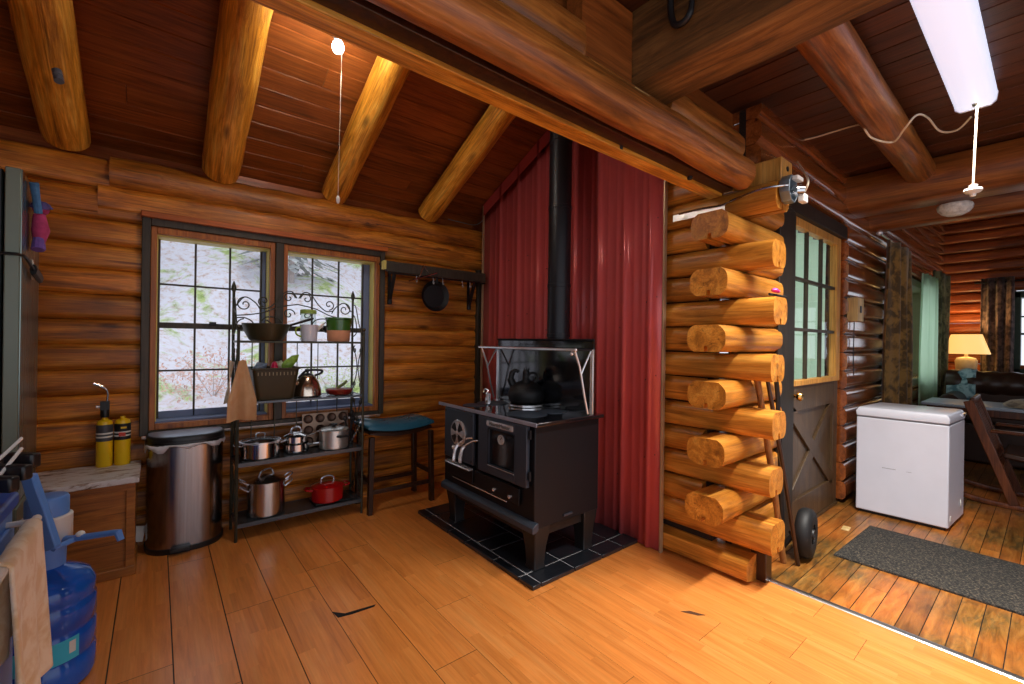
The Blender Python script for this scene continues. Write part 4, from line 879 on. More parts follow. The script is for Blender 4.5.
# utensil caddy (wire) with utensils at right end
c = Vector((RX1 - .055, 3.42, Z3 + .001)); t = thing('utensil_caddy', c, 'black wire caddy at the stool end of the third rack shelf', 'caddy')
mb = MB()
for z in (.003, .05, .1): mb.tube([c + Vector((.035 * math.cos(2 * PI * k / 16), .045 * math.sin(2 * PI * k / 16), z)) for k in range(16)], .003, 6, True)
for k in range(10): a = 2 * PI * k / 10; mb.tube([c + Vector((.035 * math.cos(a), .045 * math.sin(a), 0.003)), c + Vector((.035 * math.cos(a), .045 * math.sin(a), .1))], .0025, 6)
mb.build('wire_frame', m_blackm, t)
for i, (dx, dy, lx, lz, lab) in enumerate(((-.012, -.02, -.03, .2, 'black handled ladle standing in the wire caddy'), (.006, .008, .02, .23, 'black slotted spoon standing in the wire caddy'), (.0, .022, .05, .18, 'black spatula tilting out of the wire caddy'), (.014, -.012, .07, .15, 'steel whisk handle leaning out of the wire caddy toward the stool'))):
    a = c + Vector((dx, dy, .006)); b_ = a + Vector((lx, -.02 + dy, lz)); mb = MB(); mb.tube([a, (a + b_) / 2, b_], [.004, .005, .007], 8); mb.sphere(b_, .016, 10, (1, .5, 1.4))
    tag(mb.build('utensil', m_chrome if i == 3 else m_blackm), lab, 'utensil')
# bottom shelf
c = Vector((at_shelf(268.5, Z4, 3.38).x, 3.39, Z4 + .001)); t = pot(c, .115, .225, m_steel, 'tall brushed steel stock pot on the bottom shelf of the rack', 'pot')
mb = MB(); mb.lathe([(.0, .262), (.02, .26), (.05, .252), (.1, .23), (.119, .226), (.119, .222), (0, .222)], c, 40); mb.build('lid', m_steel, t)
mb = MB(); mb.tube(bez([c + Vector((-.05, -.02, .25)), c + Vector((-.03, -.02, .29)), c + Vector((.03, .02, .29)), c + Vector((.05, .02, .25))], 6), .006, 8); mb.build('lid_handle', m_chrome, t)
for s in (-1, 1):
    for dz in (0, .045): mb = MB(); mb.tube(bez([c + Vector((s * .112, -.035, .17 + dz)), c + Vector((s * .155, -.03, .2 + dz)), c + Vector((s * .155, .03, .2 + dz)), c + Vector((s * .112, .035, .17 + dz))], 5), .005, 8); mb.build('handle', m_chrome, t)
c = Vector((at_shelf(330, Z4, 3.36).x, 3.375, Z4 + .012)); t = pot(c, .112, .105, m_redenamel, 'bright red enamel casserole with steel lid handle on the bottom shelf', 'pot', 'casserole')
mb = MB(); mb.lathe([(.0, .13), (.06, .126), (.105, .113), (.118, .107), (.118, .103), (0, .103)], c, 40); mb.build('lid', m_redenamel, t)
mb = MB(); mb.tube(bez([c + Vector((-.045, 0, .12)), c + Vector((-.042, 0, .155)), c + Vector((-.02, 0, .168)), c + Vector((.02, 0, .168)), c + Vector((.042, 0, .155)), c + Vector((.045, 0, .12))], 5), .006, 8); mb.build('lid_handle', m_chrome, t)
for s in (-1, 1): mb = MB(); mb.tube(bez([c + Vector((s * .11, -.04, .09)), c + Vector((s * .15, -.03, .095)), c + Vector((s * .15, .03, .095)), c + Vector((s * .11, .04, .09))], 5), .008, 8); mb.build('handle', m_redenamel, t)
mb = MB(); mb.bb(c.x - .1, c.x + .16, c.y - .08, c.y + .1, Z4 + .0005, Z4 + .0115); tag(mb.build('baking_tray', m_blackm, bevel=.004), 'black flat tray under the red casserole on the bottom shelf', 'tray')

# towel over the rack's front corner
def towel():
    p0 = Vector((RX0 - .012, RYF - .02, 0))
    def fn(u, v):
        w = .022 + .055 * min(1, v * 1.5); x = p0.x + .028 + (u - .45) * 2 * w - .012 * v * (1 - u) ; y = p0.y - .022 - .018 * math.sin(u * 11 + .7) * (.3 + .7 * v) - .01 * math.sin(u * 5 + v * 3); z = 1.165 - .38 * v - .02 * abs(u - .5)
        return (x, y, z)
    mb = MB(); mb.grid(fn, 36, 26); return mb.build('hand_towel', m_towel2, ang=80)
hw = towel(); tag(hw, 'peach hand towel hanging from the front post of the rack', 'towel')
mb = MB(); mb.grid(lambda u, v: (RX0 - .03 - .055 * v * u - .012 + .03 * u, RYF + .03 + .05 * u + .008 * math.sin(v * 5 + u * 4), 1.16 - .27 * v - .015 * u), 12, 16); mb.build('towel_back', m_towel, hw, solid=.005)

# ------------------------------------------------------------------ wall pan rack with skillet
t = thing('wall_pan_rack', (1.95, 3.5, 1.66), 'dark wall mounted pan rack with brackets and hooks beside the window', 'pan rack')
KX0, KX1 = 1.435, 2.42
mb = MB(); mb.bb(KX0, KX1, 3.40, 3.565, 1.925, 1.945); mb.bb(KX0, KX1, 3.40, 3.418, 1.86, 1.93); mb.build('shelf_board', m_casing, t, .004)
mb = MB(); mb.bb(KX0 - .02, KX0, 3.395, 3.45, 1.875, 1.945); mb.build('brass_end', m_jamb, t, .002)
for x in (1.53, 2.33):
    mb = MB(); mb.prism([(3.565, 1.62), (3.565, 1.925), (3.55, 1.925), (3.55, 1.68), (3.43, 1.92), (3.415, 1.91), (3.535, 1.63), (3.545, 1.62)], 'X', x - .012, x + .012); mb.tube([(x, 3.545, 1.645), (x, 3.545, 1.605)], .02, 10); mb.build('bracket', m_blackm, t, .002)
mb = MB(); mb.tube([(KX0 + .03, 3.405, 1.85), (KX1, 3.405, 1.85)], .007, 8); mb.build('hook_rail', m_blackm, t)
for x in (1.70, 1.86, 1.955, 2.16, 2.24):
    mb = MB(); mb.tube(bez([(x, 3.405, 1.856), (x, 3.395, 1.83), (x, 3.398, 1.80), (x, 3.385, 1.795), (x, 3.375, 1.81)], 5), .004, 6); mb.build('hook', m_chrome, t)
px = pY(436, 296, 3.42)
t = thing('hanging_pan', (px.x, 3.42, px.z - .12), 'round black frying pan hanging from the wall pan rack', 'pan')
mb = MB(); mb.lathe([(.0, .03), (.1, .03), (.128, .004), (.136, 0), (.134, .006), (.104, .036), (0, .038)], (px.x, 3.425, px.z), 36, align((0, 1, 0))); mb.build('pan', m_castiron, t)
mb = MB(); mb.tube([(px.x, 3.43, px.z + .115), (px.x, 3.405, px.z + .16), (px.x - .005, 3.39, 1.80)], [.011, .009, .012], 8); mb.build('handle', m_blackm, t)
a = pY(409, 281, 3.38); b_ = pY(437, 273, 3.38); c = pY(424, 266, 3.385)
mb = MB(); mb.tube([a, b_], .006, 8); mb.tube([c, a + (b_ - a) * .35], .003, 6); mb.tube([c, a + (b_ - a) * .75], .003, 6); mb.tube([c, c + Vector((0, .002, .02))], .003, 6)
tag(mb.build('wire_hanger_rack', m_steelp), 'thin steel bar hanging from a hook next to the frying pan', 'hook bar')

# ------------------------------------------------------------------ saddle stool
t = thing('saddle_stool', (1.50, 3.34, 0), 'dark wood counter stool with teal saddle seat between rack and stove', 'stool')
SX0, SX1, SY0, SY1 = 1.225, 1.765, 3.17, 3.50
def seat(z0, dz, inset):
    mb = MB(); rings = []
    for i in range(17):
        u = i / 16; x = SX0 + inset + (SX1 - SX0 - 2 * inset) * u; sag = .03 * (2 * u - 1) ** 2; e = .02 * (1 - (1 - min(1, min(u, 1 - u) * 8)) ** 2)
        zt = z0 + dz * (.4 + .6 * e / .02) + sag; zb = z0 + sag
        y0, y1 = SY0 + inset, SY1 - inset; r = min(.015, dz / 2)
        rings.append([(x, y0, zb), (x, y0, zt - r), (x, y0 + r, zt), (x, (y0 + y1) / 2, zt + .008 * e / .02), (x, y1 - r, zt), (x, y1, zt - r), (x, y1, zb)])
    mb.loft(rings); return mb
seat(.605, .05, 0).build('seat_cushion', m_teal, t, ang=60)
seat(.565, .04, .012).build('seat_frame', m_stool, t)
LG = [(1.255, 3.195), (1.745, 3.195), (1.265, 3.47), (1.735, 3.47)]
for x, y in LG:
    xx = x + (.012 if x > 1.5 else -.012); yy = y + (.008 if y > 3.3 else -.008)
    mb = MB(); mb.loft([[(a + sx * .018, b + sy * .02, z) for sx, sy in ((-1, -1), (1, -1), (1, 1), (-1, 1))] for a, b, z in ((xx, yy, 0), (x, y, .575))]); mb.build('leg', m_stool, t, .004)
for A, B, z in ((0, 1, .16), (2, 3, .16), (0, 2, .24), (1, 3, .24)):
    a, b_ = LG[A], LG[B]; mb = MB()
    if A + 1 == B: mb.bb(a[0], b_[0], a[1] - .01, a[1] + .01, z - .016, z + .016)
    else: mb.bb(a[0] - .01, a[0] + .01, a[1], b_[1], z - .016, z + .016)
    mb.build('stretcher', m_stool, t, .003)

# ------------------------------------------------------------------ trash can
cx, yb, hw_, dpt = .155, 3.535, .197, .185
def dring(k, z, n=20):
    pts = [(cx + hw_ * k, yb), (cx - hw_ * k, yb)] ; out = []
    for i in range(n + 1):
        a = PI + PI * i / n; c_, s_ = math.cos(a), math.sin(a)
        out.append(Vector((cx + hw_ * k * (abs(c_) ** .72) * (1 if c_ > 0 else -1), yb - .04 + dpt * (k - .0) * (abs(s_) ** .85) * -1, z)))
    return [Vector((cx - hw_ * k, yb, z))] + out + [Vector((cx + hw_ * k, yb, z))]
t = thing('trash_can', (cx, 3.43, 0), 'half-round dark steel step trash can under the window', 'trash can')
mb = MB(); mb.loft([dring(1.02, 0), dring(1.03, .012), dring(1.03, .03), dring(1., .034)]); mb.build('base_ring', m_blkplastic, t)
mb = MB(); mb.loft([dring(1., .03), dring(1., .645)]); mb.build('body', m_trash, t)
mb = MB(); mb.loft([dring(1.03, .64), dring(1.045, .65), dring(1.03, .668)]); mb.build('lid_seat', m_blkplastic, t)
mb = MB(); mb.loft([dring(1.0, .668), dring(1.02, .67), dring(1.02, .69), dring(1.0, .698), dring(.9, .702), dring(.5, .706)]); mb.build('lid', m_blkplastic, t, ang=25)
mb = MB(); mb.loft([dring(.96, .7015), dring(.9, .7045), dring(.5, .708)]); mb.build('lid_panel', pm('steel_lid', sr(150, 158, 176), .35, .4), t)
mb = MB(); mb.box((cx - .03, yb - .04 - dpt - .012, .03), (.1, .05, .02)); mb.build('pedal', m_blkplastic, t, .004)
mb = MB(); rng = random.Random(4)
ringA = dring(1.035, .655); ringB = dring(1.06, .62)
seg = list(range(1, 22)); vs = []
for k in seg: a, b_ = ringA[k].copy(), ringB[k].copy(); b_.z += rng.uniform(-.02, .02) + (.012 if 8 < k < 14 else 0); vs += [a, (a + b_) / 2 + Vector((0, -.006, rng.uniform(-.004, .004))), b_]
mb.add(vs, [(3 * i + q, 3 * i + 3 + q, 3 * i + 4 + q, 3 * i + 1 + q) for i in range(len(seg) - 1) for q in (0, 1)]); mb.build('bag_liner', pm('white_bag', sr(220, 222, 230), .4), t, solid=.001, ang=20)
mb = MB(); q = fl(142, 536); mb.box((-.075, 3.50, .1), (.06, .004, .09), Rx(-.25) @ Ry(.2)); tag(mb.build('paper_packet', m_labelw), 'small pale packet tucked between bench and trash can', 'packet')

# ------------------------------------------------------------------ bench, torches
t = thing('storage_bench', (-.5, 3.36, 0), 'wooden storage bench with worn whitewashed lid under the log wall', 'bench')
mb = MB(); mb.bb(-.95, -.085, 3.175, 3.54, .045, .505); mb.build('box', m_bench, t, .004)
mb = MB(); mb.bb(-.97, -.075, 3.155, 3.545, 0, .05); mb.build('plinth', m_bench, t, .005)
mb = MB(); mb.bb(-.12, -.08, 3.16, 3.18, .05, .5); mb.build('corner_strip', m_bench, t, .003)
mb = MB(); mb.bb(-.96, -.08, 3.155, 3.18, .465, .505); mb.build('front_rail', m_bench, t, .003)
mb = MB(); mb.bb(-1., -.065, 3.13, 3.55, .507, .54); mb.build('lid', m_benchtop, t, .005)
mb = MB()
for i, (px, lab, top) in enumerate(((104.5, 'yellow gas cylinder with black torch head on the bench', True), (122.5, 'yellow gas cylinder with rounded bare top on the bench', False))):
    r = ray(px, 440); c = Vector((3.49 * r.x / r.y, 3.49, .541)); t = thing('gas_cylinder', c, lab, 'gas cylinder')
    mb = MB(); mb.lathe([(.0, .0), (.034, 0), (.037, .005), (.037, .24), (.033, .262), (.018, .272), (.012, .275), (.012, .285), (0, .285)], c, 28); mb.build('can', m_yellow, t)
    mb = MB(); mb.lathe([(.0375, .15), (.0378, .15), (.0378, .245), (.0375, .245)], c, 28); lb = mb.build('label_band', m_label if i == 0 else m_blackm, t)
    mb = MB()
    for z in (.17, .19): mb.lathe([(.0379, z), (.0382, z), (.0382, z + .009), (.0379, z + .009)], c, 28)
    mb.build('label_stripe', m_labelw, lb)
    if i: mb = MB(); mb.box(c + Vector((.0, -.0375, .183)), (.03, .003, .022)); mb.build('label_patch', m_orange, lb); mb = MB(); mb.box(c + Vector((.006, -.0378, .222)), (.026, .003, .01)); mb.build('label_print', m_yellow, lb)
    if top:
        mb = MB(); mb.lathe([(.0, .286), (.018, .286), (.02, .3), (.02, .33), (.014, .345), (0, .345)], c, 16); mb.box(c + Vector((0, -.005, .355)), (.04, .03, .05)); th = mb.build('torch_head', m_blkplastic, t)
        mb = MB(); mb.tube(bez([c + Vector((.008, 0, .37)), c + Vector((.012, 0, .42)), c + Vector((-.0, 0, .455)), c + Vector((-.05, 0, .485))], 7), [.006] * 14 + [.009] * 8, 10); mb.build('torch_tube', m_steelp, th)
        mb = MB(); mb.tube([c + Vector((-.02, -.004, .35)), c + Vector((-.038, -.004, .35))], .011, 12); mb.build('torch_knob', m_chrome, th)

# ------------------------------------------------------------------ refrigerator and what hangs on it
FA, FB = Vector((-.430, 2.62, 0)), Vector((-.453, 3.12, 0)); fd_ = (FB - FA).normalized(); fn_ = Vector((fd_.y, -fd_.x, 0))
t = thing('refrigerator', (-.75, 2.87, 0), 'tall steel fronted refrigerator standing at the dark side of the window wall', 'refrigerator')
def fbox(mb, s0, s1, d0, d1, z0, z1):
    q = []
    for z in (z0, z1): q.append([FA + fd_ * s + fn_ * d + Vector((0, 0, z)) for s, d in ((s0, d0), (s1, d0), (s1, d1), (s0, d1))])
    mb.loft(q); return mb
fbox(MB(), .012, .49, -.66, -.05, .02, 1.96).build('cabinet', m_fridgeside, t, .005)
mb = fbox(MB(), 0, .5, -.044, 0, .62, 1.97); mb.build('door', m_fridgeedge, t, .004)
mb = fbox(MB(), .003, .497, 0, .003, .623, 1.967); mb.build('door_front', m_fridge, t)
mb = fbox(MB(), 0, .5, -.044, 0, .05, .60); mb.build('freezer_drawer', m_fridgeedge, t, .004)
mb = fbox(MB(), .02, .47, -.6, -.1, 0, .03); mb.build('foot_plinth', m_blackm, t)
def fp(s, d, z): return FA + fd_ * (s - .06) + fn_ * d + Vector((0, 0, z + .045))
t = thing('cloth_doll', fp(.27, .02, 1.63), 'small blue and pink cloth doll hanging on the refrigerator front', 'doll')
mb = MB(); mb.tube([fp(.27, .03, 1.66), fp(.27, .035, 1.72), fp(.27, .03, 1.79)], [.018, .03, .02], 12); mb.sphere(fp(.27, .035, 1.815), .028, 14); mb.build('body', pm('pink_cloth', sr(176, 60, 110), .9, 0, .3, 40), t)
mb = MB(); mb.tube([fp(.245, .03, 1.79), fp(.225, .025, 1.85), fp(.2, .02, 1.91)], [.014, .013, .016], 10); mb.tube([fp(.29, .03, 1.78), fp(.31, .04, 1.74)], [.014, .014], 10); mb.build('arms', pm('blue_cloth', sr(70, 120, 170), .9, 0, .3, 40), t)
mb = MB(); mb.tube([fp(.26, .03, 1.68), fp(.24, .03, 1.63)], [.018, .022], 10); mb.tube([fp(.28, .03, 1.68), fp(.30, .03, 1.64)], [.018, .02], 10); mb.build('legs', pm('violet_cloth', sr(110, 80, 160), .9, 0, .3, 40), t)
mb = MB(); mb.lathe([(.03, 0), (.038, .002), (.03, .016), (.018, .026), (0, .03)], fp(.27, .035, 1.82), 14, Rx(.4)); mb.build('cap', pm('indigo_cloth', sr(80, 70, 130), .9, 0, .3, 40), t)
mb = MB(); mb.tube(bez([fp(.045, -.06, 1.575), fp(.04, -.01, 1.578), fp(.07, .012, 1.572), fp(.22, .02, 1.54)], 6), .006, 8); mb.tube([fp(.22, .02, 1.54), fp(.36, .026, 1.515)], .012, 8, flat=2.)
tag(mb.build('magnetic_hook', m_blkplastic), 'black bracket clipped around the refrigerator door edge', 'hook')
mb = MB(); fbox(mb, .25, .29, .005, .007, 1.55, 1.64); tag(mb.build('paper_slip', m_labelw), 'small white paper slip under the cloth doll', 'paper')

# ------------------------------------------------------------------ water bottle with pump
q = dp(46, 600, 1.64); bc = Vector((q.x, q.y, 0))
t = thing('water_bottle', bc, 'large blue water bottle with a ribbed body and cyan label on the floor', 'water bottle')
r = .139
prof = [(.0, .004), (r * .8, 0), (r * .95, .008), (r, .03), (r, .10), (r - .007, .108), (r - .007, .12), (r, .128), (r, .20), (r - .007, .208), (r - .007, .22), (r, .228), (r, .30), (r - .006, .31), (r - .004, .325), (r * .98, .36), (r * .86, .395), (r * .6, .42), (r * .36, .435), (.036, .45), (.034, .5), (0, .5)]
mb = MB(); mb.lathe(prof, bc, 56); mb.build('bottle_body', m_bottle, t, ang=50)
def patch(a0, a1, z0, z1, rr, mat, name, par, slant=0.):
    mb = MB(); n = 16; vs = []
    for k in range(n + 1):
        a = a0 + (a1 - a0) * k / n
        for z in (z0, z1): vs.append(bc + Vector((rr * math.cos(a), rr * math.sin(a), z)))
    mb.add(vs, [(2 * k, 2 * k + 2, 2 * k + 3, 2 * k + 1) for k in range(n)]); return mb.build(name, mat, par)
ca = math.atan2(-bc.y, -bc.x)
lab = patch(ca - .75, ca + .66, .12, .20, r + .0012, m_cyan, 'label', t)
patch(ca + .44, ca + .58, .145, .188, r + .002, m_labelw, 'label_panel', lab)
for da, ww in ((-.1, .03), (.0, .03), (-.38, .05)):
    mb = MB(); a = ca + da; cc = bc + Vector(((r + .002) * math.cos(a), (r + .002) * math.sin(a), .165)); u = Vector((-math.sin(a), math.cos(a), 0))
    mb.tube([cc + u * .014 * math.cos(2 * PI * k / 16) + Vector((0, 0, .014 * math.sin(2 * PI * k / 16))) for k in range(16)], .0015, 5, True); mb.build('label_ring', m_navy, lab)
t = thing('bottle_pump', bc + Vector((0, 0, .5)), 'pale blue and white hand pump fitted on the blue water bottle', 'pump')
zb = .5
mb = MB(); mb.lathe([(.05, -.06), (.052, -.06), (.054, 0), (.06, .02), (.04, .03), (0, .03)], bc + Vector((0, 0, zb)), 32); mb.build('collar', m_bluepl, t)
mb = MB(); mb.lathe([(.0, .03), (.066, .03), (.07, .036), (.07, .125), (.066, .13), (0, .13)], bc + Vector((0, 0, zb)), 36); mb.build('pump_body', m_whitepl, t, .002)
mb = MB(); mb.lathe([(.0, .13), (.06, .13), (.06, .19), (.055, .2), (.045, .203), (0, .203)], bc + Vector((0, 0, zb)), 36); mb.build('push_cap', m_bluepl, t, .002)
a = bc + Vector((0, 0, zb + .035)) + R0 * .05; b_ = bc + Vector((0, 0, zb + .07)) + R0 * .265
mb = MB(); mb.tube([a, a + (b_ - a) * .3, a + (b_ - a) * .92, b_ + Vector((0, 0, .0)), b_ + R0 * .012 - Vector((0, 0, .03))], [.016, .012, .011, .013, .011], 10); mb.build('spout', m_bluepl, t)
mb = MB(); mb.sphere(a + (b_ - a) * .35 + Vector((0, 0, .014)), .014, 12, (1, 1, .8)); mb.build('tap_button', m_whitepl, t)
A = dp(29, 476, 1.56); B = dp(53, 549, 1.56); d = (B - A); M = Matrix.Rotation(0, 3, 'X')
mb = MB(); ux = (R0 - d.normalized() * R0.dot(d.normalized())).normalized(); uy = d.normalized().cross(ux)
mb.loft([[c + ux * sx * w * .024 + uy * sy * .012 for sx, sy in ((-1, -1), (1, -1), (1, 1), (-1, 1))] for c, w in ((A - d * .02, .6), (A, .9), (A + d * .5, 1.), (B - d * .03, 1.), (B, .7))]); mb.build('lever', m_bluepl, t, .004)
mb = MB(); mb.tube([B + F * .0, B + F * .09], .01, 8); mb.build('lever_bracket', m_bluepl, t)

# ------------------------------------------------------------------ counter with towel rail, tub, knives (edge of the frame)
CX = -.262
t = thing('kitchen_cabinet', (-.6, .9, 0), 'pale blue kitchen cabinet at the picture edge with a towel rail', 'cabinet')
mb = MB(); mb.bb(-.92, CX, .3, 1.56, .08, .89); mb.build('carcass', m_bluepl, t, .006)
mb = MB(); mb.bb(-.94, CX + .008, .28, 1.575, .89, .925); mb.build('worktop', m_bluedark, t, .008)
mb = MB(); mb.bb(-.9, CX - .06, .32, 1.54, 0, .08); mb.build('plinth', m_blackm, t)
mb = MB(); mb.bb(CX, CX + .008, .95, 1.53, .12, .86); mb.build('door', m_bluepl, t, .003)
RXX = CX + .045
mb = MB(); mb.tube([(RXX, .8, .865), (RXX, 1.52, .865)], .009, 10)
for y in (.84, 1.5): mb.tube([(CX, y, .865), (RXX, y, .865)], .007, 8)
mb.build('towel_rail', m_whitepl, t)
def twl(u, v):      # u along the rail, v over it: front drop - bar - back drop
    y = 1.20 + .26 * u + .012 * math.sin(v * 3.)
    L = v
    if L < .46: z = .865 - .012 - .34 * (1 - L / .46) * (1 + .06 * math.sin(u * 5)); x = RXX + .013 + .012 * math.sin(u * 13 + 1) * (1 - L / .46) + .01 * (1 - L / .46)
    elif L < .54: a = PI * (L - .46) / .08; x = RXX + .013 * math.cos(a); z = .865 + .013 * math.sin(a)
    else: z = .865 - .20 * (L - .54) / .46; x = RXX - .013 - .006 * math.sin(u * 13)
    return (x, y, z)
mb = MB(); mb.grid(twl, 40, 60); tag(mb.build('kitchen_towel', m_towel, solid=.007, ang=80), 'cream ribbed kitchen towel draped over the cabinet towel rail', 'towel')
mb = MB(); mb.loft([[(-.42, 1.26, .926), (-.275, 1.26, .926), (-.275, 1.52, .926), (-.42, 1.52, .926)], [(-.44, 1.245, .99), (-.262, 1.245, .99), (-.262, 1.535, .99), (-.44, 1.535, .99)], [(-.43, 1.255, .99), (-.272, 1.255, .99), (-.272, 1.525, .99), (-.43, 1.525, .99)], [(-.41, 1.27, .932), (-.285, 1.27, .932), (-.285, 1.51, .932), (-.41, 1.51, .932)]]); tag(mb.build('plastic_tub', m_bluedark, bevel=.004), 'deep blue plastic tub on the cabinet worktop under the knives', 'tub')
for i, (px, py, d, lab) in enumerate(((22, 460, 1.02, 'black handled knife, the one lying closest to the refrigerator'), (13, 472, .98, 'black handled knife in the middle of three over the blue tub'), (-1, 484, .94, 'black handled knife cut off by the picture edge'))):
    c = dp(px, py, d); t = thing('kitchen_knife', c, lab, 'knife')
    ax = (R0 * .95 + Vector((0, 0, -.02))).normalized(); M = Matrix.Rotation(math.atan2(ax.y, ax.x), 3, 'Z')
    mb = MB(); mb.box(c, (.07, .022, .034), M); mb.build('handle', m_blkplastic, t, .005)
    mb = MB(); mb.box(c - ax * .11 + Vector((0, 0, -.004)), (.16, .003, .03), M); mb.build('blade', m_steelp, t)
for i, (x0, y0, x1, y1, d, lab) in enumerate(((-6, 464, 22, 438, .97, 'thin white rod, upper one of two above the knives'), (-4, 480, 22, 448, .95, 'thin white rod, lower one of two above the knives'))):
    mb = MB(); mb.tube([dp(x0, y0, d), dp(x1, y1, d + .06)], .0035, 8); tag(mb.build('white_rod', m_whitepl), lab, 'rod')

# ------------------------------------------------------------------ chest freezer
c0, c1_, c2_ = fl(855.3, 510), fl(948, 532), fl(962.5, 517.5)
e1 = (c1_ - c0); W_ = e1.length; e1.normalize(); e2 = (c2_ - c1_).normalized(); D_ = .50
t = thing('chest_freezer', c0 + e1 * W_ / 2 + e2 * D_ / 2, 'small white chest freezer standing against the varnished log wall', 'freezer')
def zb_(mb, s0, s1, d0, d1, z0, z1, k=1.):
    rings = [[c0 + e1 * s + e2 * d + Vector((0, 0, z)) for s, d in ((s0, d0), (s1, d0), (s1, d1), (s0, d1))] for z in (z0, z1)]
    mb.loft(rings); return mb
zb_(MB(), 0, W_, 0, D_, 0.02, .748).build('body', m_white, t, .008, seg=3)
zb_(MB(), .002, W_ - .002, .002, D_, .748, .758).build('gasket', pm('grey_gasket', sr(120, 122, 130), .6), t)
mb = MB(); rings = []
for z, k in ((.758, .0), (.795, -.004), (.824, .012), (.83, .03)): rings.append([c0 + e1 * s + e2 * d + Vector((0, 0, z)) for s, d in ((k, k - .004), (W_ - k, k - .004), (W_ - k, D_ - k), (k, D_ - k))])
mb.loft(rings); mb.build('lid', m_white, t, .006, seg=3)
zb_(MB(), W_ * .0 + .02, W_ - .02, .02, D_ - .02, 0, .02).build('base', m_blackm, t)
mb = zb_(MB(), W_ - .002, W_ + .012, D_ - .13, D_ - .02, .785, .805); mb.build('lid_hinge', m_chrome, t)
mb = MB(); cc = c0 + e1 * W_ + e2 * (D_ - .12) + Vector((0, 0, .13)); M = align(e1); mb.lathe([(.0, 0), (.03, 0), (.028, .005), (0, .005)], cc, 20, M); mb.build('vent_cap', m_labelw, t)
mb = zb_(MB(), W_, W_ + .003, .05, .08, .06, .095); mb.build('sticker', m_labelw, t)
mb = zb_(MB(), .16, .24, -.0012, 0, .373, .3765); zb_(mb, .30, .33, -.0012, 0, .372, .374); mb.build('scuff_marks', pm('grey_scuff', sr(150, 150, 158), .5), t)

# ------------------------------------------------------------------ rug
A, B, C = fl(833.5, 555.2), fl(1024, 615.5), fl(869.8, 526.5)
mb = MB(); u = (B - A).normalized(); v_ = (C - A); rings = []
P = [A, A + u * 1.35, A + u * 1.35 + v_, A + v_]
for z, k in ((-.003, 0), (.007, 0), (.011, .012)):
    cen = sum(P, Vector()) / 4; rings.append([Vector((q.x, q.y, z)) + (cen - q).normalized() * k for q in P])
mb.loft(rings); tag(mb.build('door_mat', m_rug), 'long charcoal runner rug on the worn plank floor before the freezer', 'rug')
mb = MB(); q = fl(846, 528); mb.box((q.x, q.y, -.002), (.09, .045, .003), Rz(.1)); tag(mb.build('wood_scrap', m_block), 'small pale wood scrap on the plank floor beside the dark rug', 'scrap')

# ------------------------------------------------------------------ hand truck wheel, sticks
wc = Vector((3.13, .955, .148)); Mw = align((0.12, -1, 0))
t = thing('hand_truck', (3.0, 1.0, 0), 'black hand truck with one fat tyre parked beside the door', 'hand truck')
mb = MB(); mb.lathe([(.06, -.04), (.1, -.045), (.13, -.04), (.146, -.022), (.149, 0), (.146, .022), (.13, .04), (.1, .045), (.06, .04), (.06, -.04)], wc, 40, Mw); w_ = mb.build('wheel', m_tyre, t, ang=50)
mb = MB(); mb.lathe([(.0, .02), (.02, .045), (.03, .045), (.035, .022), (.088, .03), (.1, .045), (.104, .04), (.1, -.04), (0, -.03)], wc, 32, Mw)
for k in range(5): a = 2 * PI * k / 5; mb.box(wc + Mw @ Vector((.06 * math.cos(a), .06 * math.sin(a), .03)), (.05, .014, .012), Mw @ Rz(a))
mb.build('hub', m_blackm, w_)
mb = MB(); mb.tube([wc + Vector((-.0, .03, 0)), wc + Vector((-.08, .06, 0.0))], .012, 8); mb.build('axle', m_blackm, t)
mb = MB(); mb.tube(bez([(3.04, 1.05, .05), (2.99, 1.052, .5), (2.93, 1.053, 1.0), (2.88, 1.053, 1.12)], 5), .014, 8); mb.tube([(3.04, 1.05, .05), (3.06, 1.0, .14)], .014, 8); mb.build('frame', m_blackm, t)
for i, (bx, by, tx, ty, d0, r_, lab) in enumerate(((783.5, 562, 757, 378, .016, .017, 'thick pale stick leaning against the lapped log ends'), (798, 565, 766, 372, 0, .0115, 'thin dark stick leaning against the lapped log ends'))):
    b_ = fl(bx, by); b_.z = .0; tp_ = pY(tx, ty, 1.034 + d0); mid_ = (b_ + tp_) / 2 + Vector((.006, -.004, 0))
    mb = MB(); P_ = bez([b_, mid_, tp_], 8); mb.tube(P_, [r_ * (1 + .08 * math.sin(k * 2.1)) for k in range(len(P_))], 10); tag(mb.build('leaning_stick', m_stick if i == 0 else m_stool, ang=60), lab, 'stick')
mb = MB(); p = pY(775, 291, .98); mb.tube([p + Vector((-.05, .01, -.02)), p + Vector((.16, .0, -.022))], .007, 8); t1 = mb.build('dark_pen', m_blackm); tag(t1, 'dark rod lying on a log end with a pink piece on it', 'rod')
mb = MB(); mb.sphere(p + Vector((.0, 0, .004)), .022, 12, (1.3, .8, .6)); mb.sphere(p + Vector((.035, 0, .0)), .016, 12, (1.3, .8, .6)); tag(mb.build('hair_clip', m_pink), 'small bright pink plastic piece on a log end by the door', 'clip')

